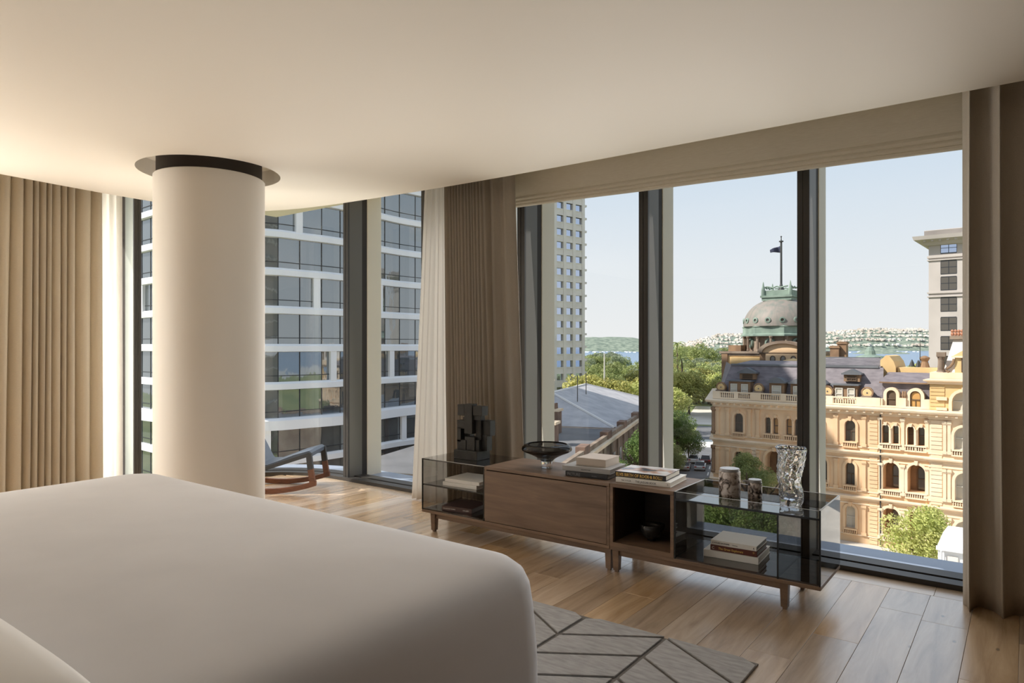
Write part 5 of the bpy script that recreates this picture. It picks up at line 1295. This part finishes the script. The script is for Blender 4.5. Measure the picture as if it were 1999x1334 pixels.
for i, z in enumerate(LV):
    thick = 0.42; pr_ = 0.10
    if i == 3: thick = 0.62; pr_ = 0.9            # the deep projecting band low on the front
    P = [off(LT*k/90, pr_*(1.0 if i != 3 else (0.5+0.5*math.sin(k*0.13)))) for k in range(91)]
    mb = MB(); vs = []
    for (x,y),(xi,yi) in zip(P, [off(LT*k/90,-0.6) for k in range(91)]): vs += [(xi,yi,z-thick),(x,y,z-thick+0.08),(x,y,z+thick-0.22),(xi*0.3+x*0.7,yi*0.3+y*0.7,z+thick),(xi,yi,z+thick)]
    mb.add(vs, [(j*5+q,(j+1)*5+q,(j+1)*5+q+1,j*5+q+1) for j in range(90) for q in range(4)])
    mb.build('floor_band', 'office_white', ow)
    # panes between this band and the next
    if z > 22: continue
    z0, z1 = z+thick-0.05, z+ST-0.40
    rr = random.Random(i*5+1); s_ = 0.3*i
    wide = [6+((i*7) % 5)*2.0+k*9.4 for k in range(8)]
    joints = MB()
    nP = int(LT/2.4)
    for k in range(nP):
        a, b = LT*k/nP, LT*(k+1)/nP
        pa, pb = off(a+0.02,-0.32), off(b-0.02,-0.32); tw = rr.uniform(-0.012,0.012)
        m_ = MB().add([(pa[0]+tw,pa[1],z0),(pb[0]-tw,pb[1],z0),(pb[0]-tw*1.5,pb[1]+tw,z1),(pa[0]+tw*1.5,pa[1]-tw,z1)], [(0,1,2,3)]); m_.build('pane', 'office_glass', ow)
        pj = off(b,-0.31); joints.box(pj[0]-0.04,pj[0]+0.04,pj[1]-0.04,pj[1]+0.04,z0,z1)
    rail = [off(LT*k/60,-0.29) for k in range(61)]
    joints.sweep([(0,z0+0.62),(0.03,z0+0.62),(0.03,z0+0.69),(0,z0+0.69)], rail)
    joints.build('glazing_joints', 'office_joint', ow, fix=False)
    for s_ in wide:
        if s_ < LT-1 and i % 2 == (0 if rr.random() < 0.85 else 1):
            q0 = [off(s_,-0.34), off(s_+0.75,-0.34), off(s_+0.75,0.02), off(s_,0.02)]
            MB().prism(q0, z-0.1, z+ST+0.1).build('white_upright', 'office_white', ow)

# ================================================================== GREY CONCRETE TOWER
TD = Vector((0.25767,0.96623,0)); TN = Vector((0.96623,-0.25767,0)); TO = Vector((-97.95,164.02,0))
gt = thing('concrete_tower', 'grey concrete tower with a grid of small square recessed windows', 'tower', tuple(TO+Vector((-5,-10,GZ))))
def T3(a, b, z): p = TO-TD*a-TN*b; return (p.x,p.y,z)        # a = distance left along the front, b = depth
def tbox(mb, a0,a1,b0,b1,z0,z1): return mb.hull([T3(a1,b0,z0),T3(a0,b0,z0),T3(a0,b1,z0),T3(a1,b1,z0),T3(a1,b0,z1),T3(a0,b0,z1),T3(a0,b1,z1),T3(a1,b1,z1)])
GA, GH = 3.47, 3.56
tbox(MB(), 0.35,30,0.60,26,GZ,70).build('core', 'concrete', gt)
zrow = [EYE+(676-v)*190/F for v in (760,)][0]
NR = 24; NC = 5
tbox(MB(), 0,30,-0.15,1.25,GZ,zrow-2.2).build('blank_base', 'concrete', gt)
for k in range(5): tbox(MB(), 0.9+GA*k,3.4+GA*k,-0.30,-0.15,GZ+3,zrow-5.0).build('base_panel', 'concrete_pale', gt)
for r_ in range(NR+1): tbox(MB(), 0,20,0.0,0.60,zrow-GH/2-0.90+GH*r_,zrow-GH/2+0.90+GH*r_).build('spandrel', 'concrete', gt)
for c in range(NC+1): tbox(MB(), 0.1+GA*c-0.3,0.1+GA*c+0.72,-0.16,0.60,zrow-2.2,zrow+GH*NR).build('pier', 'concrete', gt)
tbox(MB(), 18,30,0,0.60,zrow-2.2,70).build('side_wall', 'concrete', gt)
hood = MB(); pane = MB()
def shared(mb, nm, m_):
    me = mb.mesh(nm); me.materials.append(MATS[m_]); return me
def rel(mb, a, z):
    o = Vector(T3(a,0,z)); return [tuple(Vector(p)-o) for p in mb.v]
def cellmesh(nm, m_, *b):
    mb = tbox(MB(), *b); o = Vector(T3(0,0,0)); mb.v = [tuple(Vector(p)-o) for p in mb.v]; return shared(mb, nm, m_)
pm_ = cellmesh('window_pane','tower_pane',0,2.45,0.42,0.46,-0.9,0.9); hm_ = cellmesh('window_hood','concrete',-0.1,2.55,-0.10,0.5,0.88,1.04); jm_ = cellmesh('window_sill','concrete_pale',-0.1,2.55,-0.12,0.5,-1.02,-0.89)
for r_ in range(NR):
    for c in range(NC):
        p = T3(0.92+GA*c,0,zrow+GH*r_)
        place('window_pane', pm_, gt, p); place('window_hood', hm_, gt, p); place('window_sill', jm_, gt, p)
    tbox(MB(), -1.2,0.1,0.1,0.8,zrow+GH*r_+0.7,zrow+GH*r_+1.25).build('sun_hood', 'concrete', gt)

# ================================================================== BEIGE TOWER at the right
bt_o = aty(1813, 676, 140)
bt = thing('beige_tower', 'pale beige office tower with a bracketed cornice at the right edge of the window', 'tower', (bt_o.x,bt_o.y,GZ), None, None, FA)
qd = (bt_o.dot(FW)) / F
zv = lambda v: EYE+(676-v)*qd-GZ
xv = lambda u: (u-1813)*qd*1.02
BW = 26
MB().box(0,BW,0,22,0,zv(480)).build('shaft', 'tower_beige', bt)
MB().sweep([(0,zv(481)),(0.5,zv(480)),(0.9,zv(474)),(2.0,zv(470)),(2.2,zv(463)),(0.6,zv(461)),(0.6,zv(452)),(0,zv(452))], [(0,22),(0,0),(BW,0)]).build('cornice', 'tower_beige', bt, fix=True)
MB().box(-0.6,BW,-0.6,22,zv(461),zv(451)).build('roof_block', 'tower_beige', bt)
cb = MB()
for k in range(16): cb.box(-0.6+k*1.15,-0.2+k*1.15,-1.6,0,zv(474),zv(469.5))
cb.build('cornice_brackets', 'tower_beige', bt)['kind'] = 'stuff'
for va, vb in ((501,505),(508,510),(571,574),(579,581)): MB().sweep([(0,zv(vb)),(0.22,zv(vb)),(0.22,zv(va)),(0,zv(va))], [(0,22),(0,0),(BW,0)]).build('band', 'tower_beige', bt, fix=True)
cw = xv(1858)-xv(1833); pitch = xv(1876.5)-xv(1833)
for v0, v1 in ((478,496),(512,536),(543,567),(583,608),(621,645),(658,682),(696,720),(734,758)):
    f = MB(); h_ = zv(v0)-zv(v1)
    for k in range(4):
        x = xv(1833)+k*pitch
        o = MB().box(x-0.05,x+cw+0.05,-0.02,0.05,zv(v1)-0.15,zv(v1)).box(x-0.06,x,-0.03,0.08,zv(v1),zv(v0)).box(x+cw,x+cw+0.06,-0.03,0.08,zv(v1),zv(v0)).box(x+cw*0.48,x+cw*0.52,-0.04,0.02,zv(v1),zv(v0)).box(x,x+cw,-0.04,0.02,zv(v1)+h_*0.48,zv(v1)+h_*0.53).box(x,x+cw,-0.05,0.05,zv(v0),zv(v0)+0.12).build('window', 'office_joint', bt)
        MB().add([(x,-0.01,zv(v1)),(x+cw,-0.01,zv(v1)),(x+cw,-0.01,zv(v0)),(x,-0.01,zv(v0))], [(0,1,2,3)]).build('pane', 'tower_pane' if v0 < 500 else 'dark_pane', o)

# ================================================================== LOW SLATE-ROOFED BUILDING along the side street
sl_b = thing('slate_roofed_building', 'low stone building with slate hip roofs and brick chimneys across the side street', 'building', PQ(20,10,GZ))
pqbox(MB(), -14,62,0,17,GZ,-8.3).build('street_wall', 'sandstone_worn', sl_b)
pqbox(MB(), -14,62,-0.35,0.25,-8.55,-8.2).build('eaves_cornice', 'sandstone_pale', sl_b)
for a, b in ((-14,-1.5),(0.5,9),(11,19.5),(21.5,30),(32,62)): pqbox(MB(), a,b,0.0,0.4,-8.2,-7.75).build('parapet', 'sandstone_worn', sl_b)
for a in (-2,9,19,30): pqbox(MB(), a,a+2.2,-0.05,0.8,-8.2,-7.45).build('parapet_pier', 'brick_red', sl_b)
for a in range(-12,60,4):
    for z0, z1 in ((-12.6,-10.0),(-17.4,-14.6)): pqbox(MB(), a,a+1.3,-0.06,0.1,z0,z1).build('window', 'dark_pane', sl_b); pqbox(MB(), a-0.15,a+1.45,-0.16,0.05,z0-0.25,z0).build('window_sill', 'sandstone_pale', sl_b); pqbox(MB(), a+2.3,a+2.75,-0.18,0.0,GZ,-8.6).build('pier', 'sandstone_worn', sl_b) if z0 > -15 else None
for a in (-14.0,): pqbox(MB(), -14,18,0.4,17,-8.4,-8.25).build('flat_roof', 'asphalt', sl_b)
def hip(p0,p1,q0,q1,z0,zr,inset):
    qc = (q0+q1)/2
    v = [PQ(p0,q0,z0),PQ(p1,q0,z0),PQ(p1,q1,z0),PQ(p0,q1,z0),PQ(p0+inset,qc,zr),PQ(p1-inset,qc,zr)]
    MB().add(v, [(0,1,5,4),(1,2,5),(2,3,4,5),(3,0,4)]).build('hip_roof', 'slate_pale', sl_b, fix=True)
    for a, b in ((0,4),(3,4),(4,5),(1,5)):
        MB().tube([v[a],v[b]], 0.18, 6).build('roof_ridge', 'concrete_pale', sl_b)
hip(20,62,1.2,22,-8.3,-5.0,10)
hip(42,60,20,38,-8.3,-5.6,7)
pqbox(MB(), 40,62,16,38,GZ,-8.35).build('rear_wing', 'sandstone_pale', sl_b)
for p, q_, h_ in ((33,18,-4.1),(46,16,-4.3),(12,6,-5.8),(3,4,-6.2)):
    pqbox(MB(), p,p+1.6,q_,q_+1.0,-8.4,h_).build('chimney', 'brick_red', sl_b); pqbox(MB(), p-0.15,p+1.75,q_-0.15,q_+1.15,h_,h_+0.25).build('chimney_cap', 'sandstone_pale', sl_b)
    for k in range(3): MB().lathe([(0.16,h_+0.25),(0.12,h_+0.85)], 8, *PQ(p+0.3+0.5*k,q_+0.5,0)[:2]).build('chimney_pot', 'brick_red', sl_b)
for p, q_ in ((40,9),(30,8)): MB().tube([PQ(p,q_,-6.5),PQ(p,q_,-2.6)], 0.06, 6).build('antenna', 'iron', sl_b)
pqbox(MB(), 14,15,9,10.5,-8.3,-7.0).build('air_unit', 'office_white', sl_b)

# ================================================================== WHITE ROOFED KIOSK in the street, lower right
kp = atd(1829, 1062, 45)
kx0, ky0, kz = kp.x, kp.y, kp.z
kk = thing('kiosk', 'white kiosk with a shallow pitched canopy in the street beside the bright green tree', 'kiosk', (kx0+2.5,ky0+2,GZ))
MB().box(kx0+0.15,kx0+5.0,ky0+0.3,ky0+4,GZ,kz-0.15).build('walls', 'office_white', kk)
MB().add([(kx0,ky0,kz-0.15),(kx0+5.2,ky0,kz-0.15),(kx0+5.2,ky0+4.2,kz-0.15),(kx0,ky0+4.2,kz-0.15),(kx0+0.3,ky0+0.9,kz+0.25),(kx0+5.2,ky0+0.9,kz+0.25),(kx0+5.2,ky0+4.2,kz+0.35),(kx0+0.3,ky0+4.2,kz+0.35)], [(0,1,5,4),(4,5,6,7),(0,4,7,3),(2,6,5,1),(3,7,6,2)]).build('canopy', 'office_white', kk, fix=True)
MB().box(kx0-0.05,kx0+5.2,ky0-0.05,ky0+0.02,kz-0.38,kz-0.12).build('fascia', 'office_white', kk)
MB().box(kx0+0.55,kx0+1.15,ky0+0.2,ky0+0.31,GZ,kz-0.75).build('doorway', 'concrete', kk)
for x in (kx0+0.05,kx0+0.30): MB().box(x,x+0.10,ky0+0.05,ky0+0.15,GZ,kz-0.3).build('post', 'office_white', kk)
# low wall and planting strip at the foot of the sandstone building
hz = MB().box(-30,-8,66,67.2,GZ,GZ+1.0); tag(hz.build('stone_planter', 'sandstone_pale'), 'low stone planter wall along the pavement before the sandstone building', 'planter')

# ================================================================== OUTSIDE OF THE TOWER THIS ROOM IS IN (seen only in reflections)
hb = struct('wall_outside', MB().box(-6.5,30,-26,4.4,GZ,-0.35).box(-6.5,30,-26,4.4,3.25,46), 'office_joint')
for k in range(-5,12):
    z = 3.25+3.6*k if k >= 0 else -0.35+3.6*(k+1)
    MB().box(-7.35,30,-26,5.0,z-0.32,z+0.06 if k >= 0 else z).build('floor_edge', 'frame_fin', hb)
for k in range(28): MB().box(-7.0,-6.5,-25.5+1.094*k-0.05,-25.5+1.094*k+0.05,GZ,-0.4).box(-7.0,-6.5,-25.5+1.094*k-0.05,-25.5+1.094*k+0.05,3.55,46).build('facade_fin', 'frame_fin', hb)
for k in range(33): MB().box(-5.53+1.094*k,-5.46+1.094*k,4.4,4.98,GZ,-0.7).box(-5.53+1.094*k,-5.46+1.094*k,4.4,4.98,3.55,46).build('facade_fin', 'frame_fin', hb)
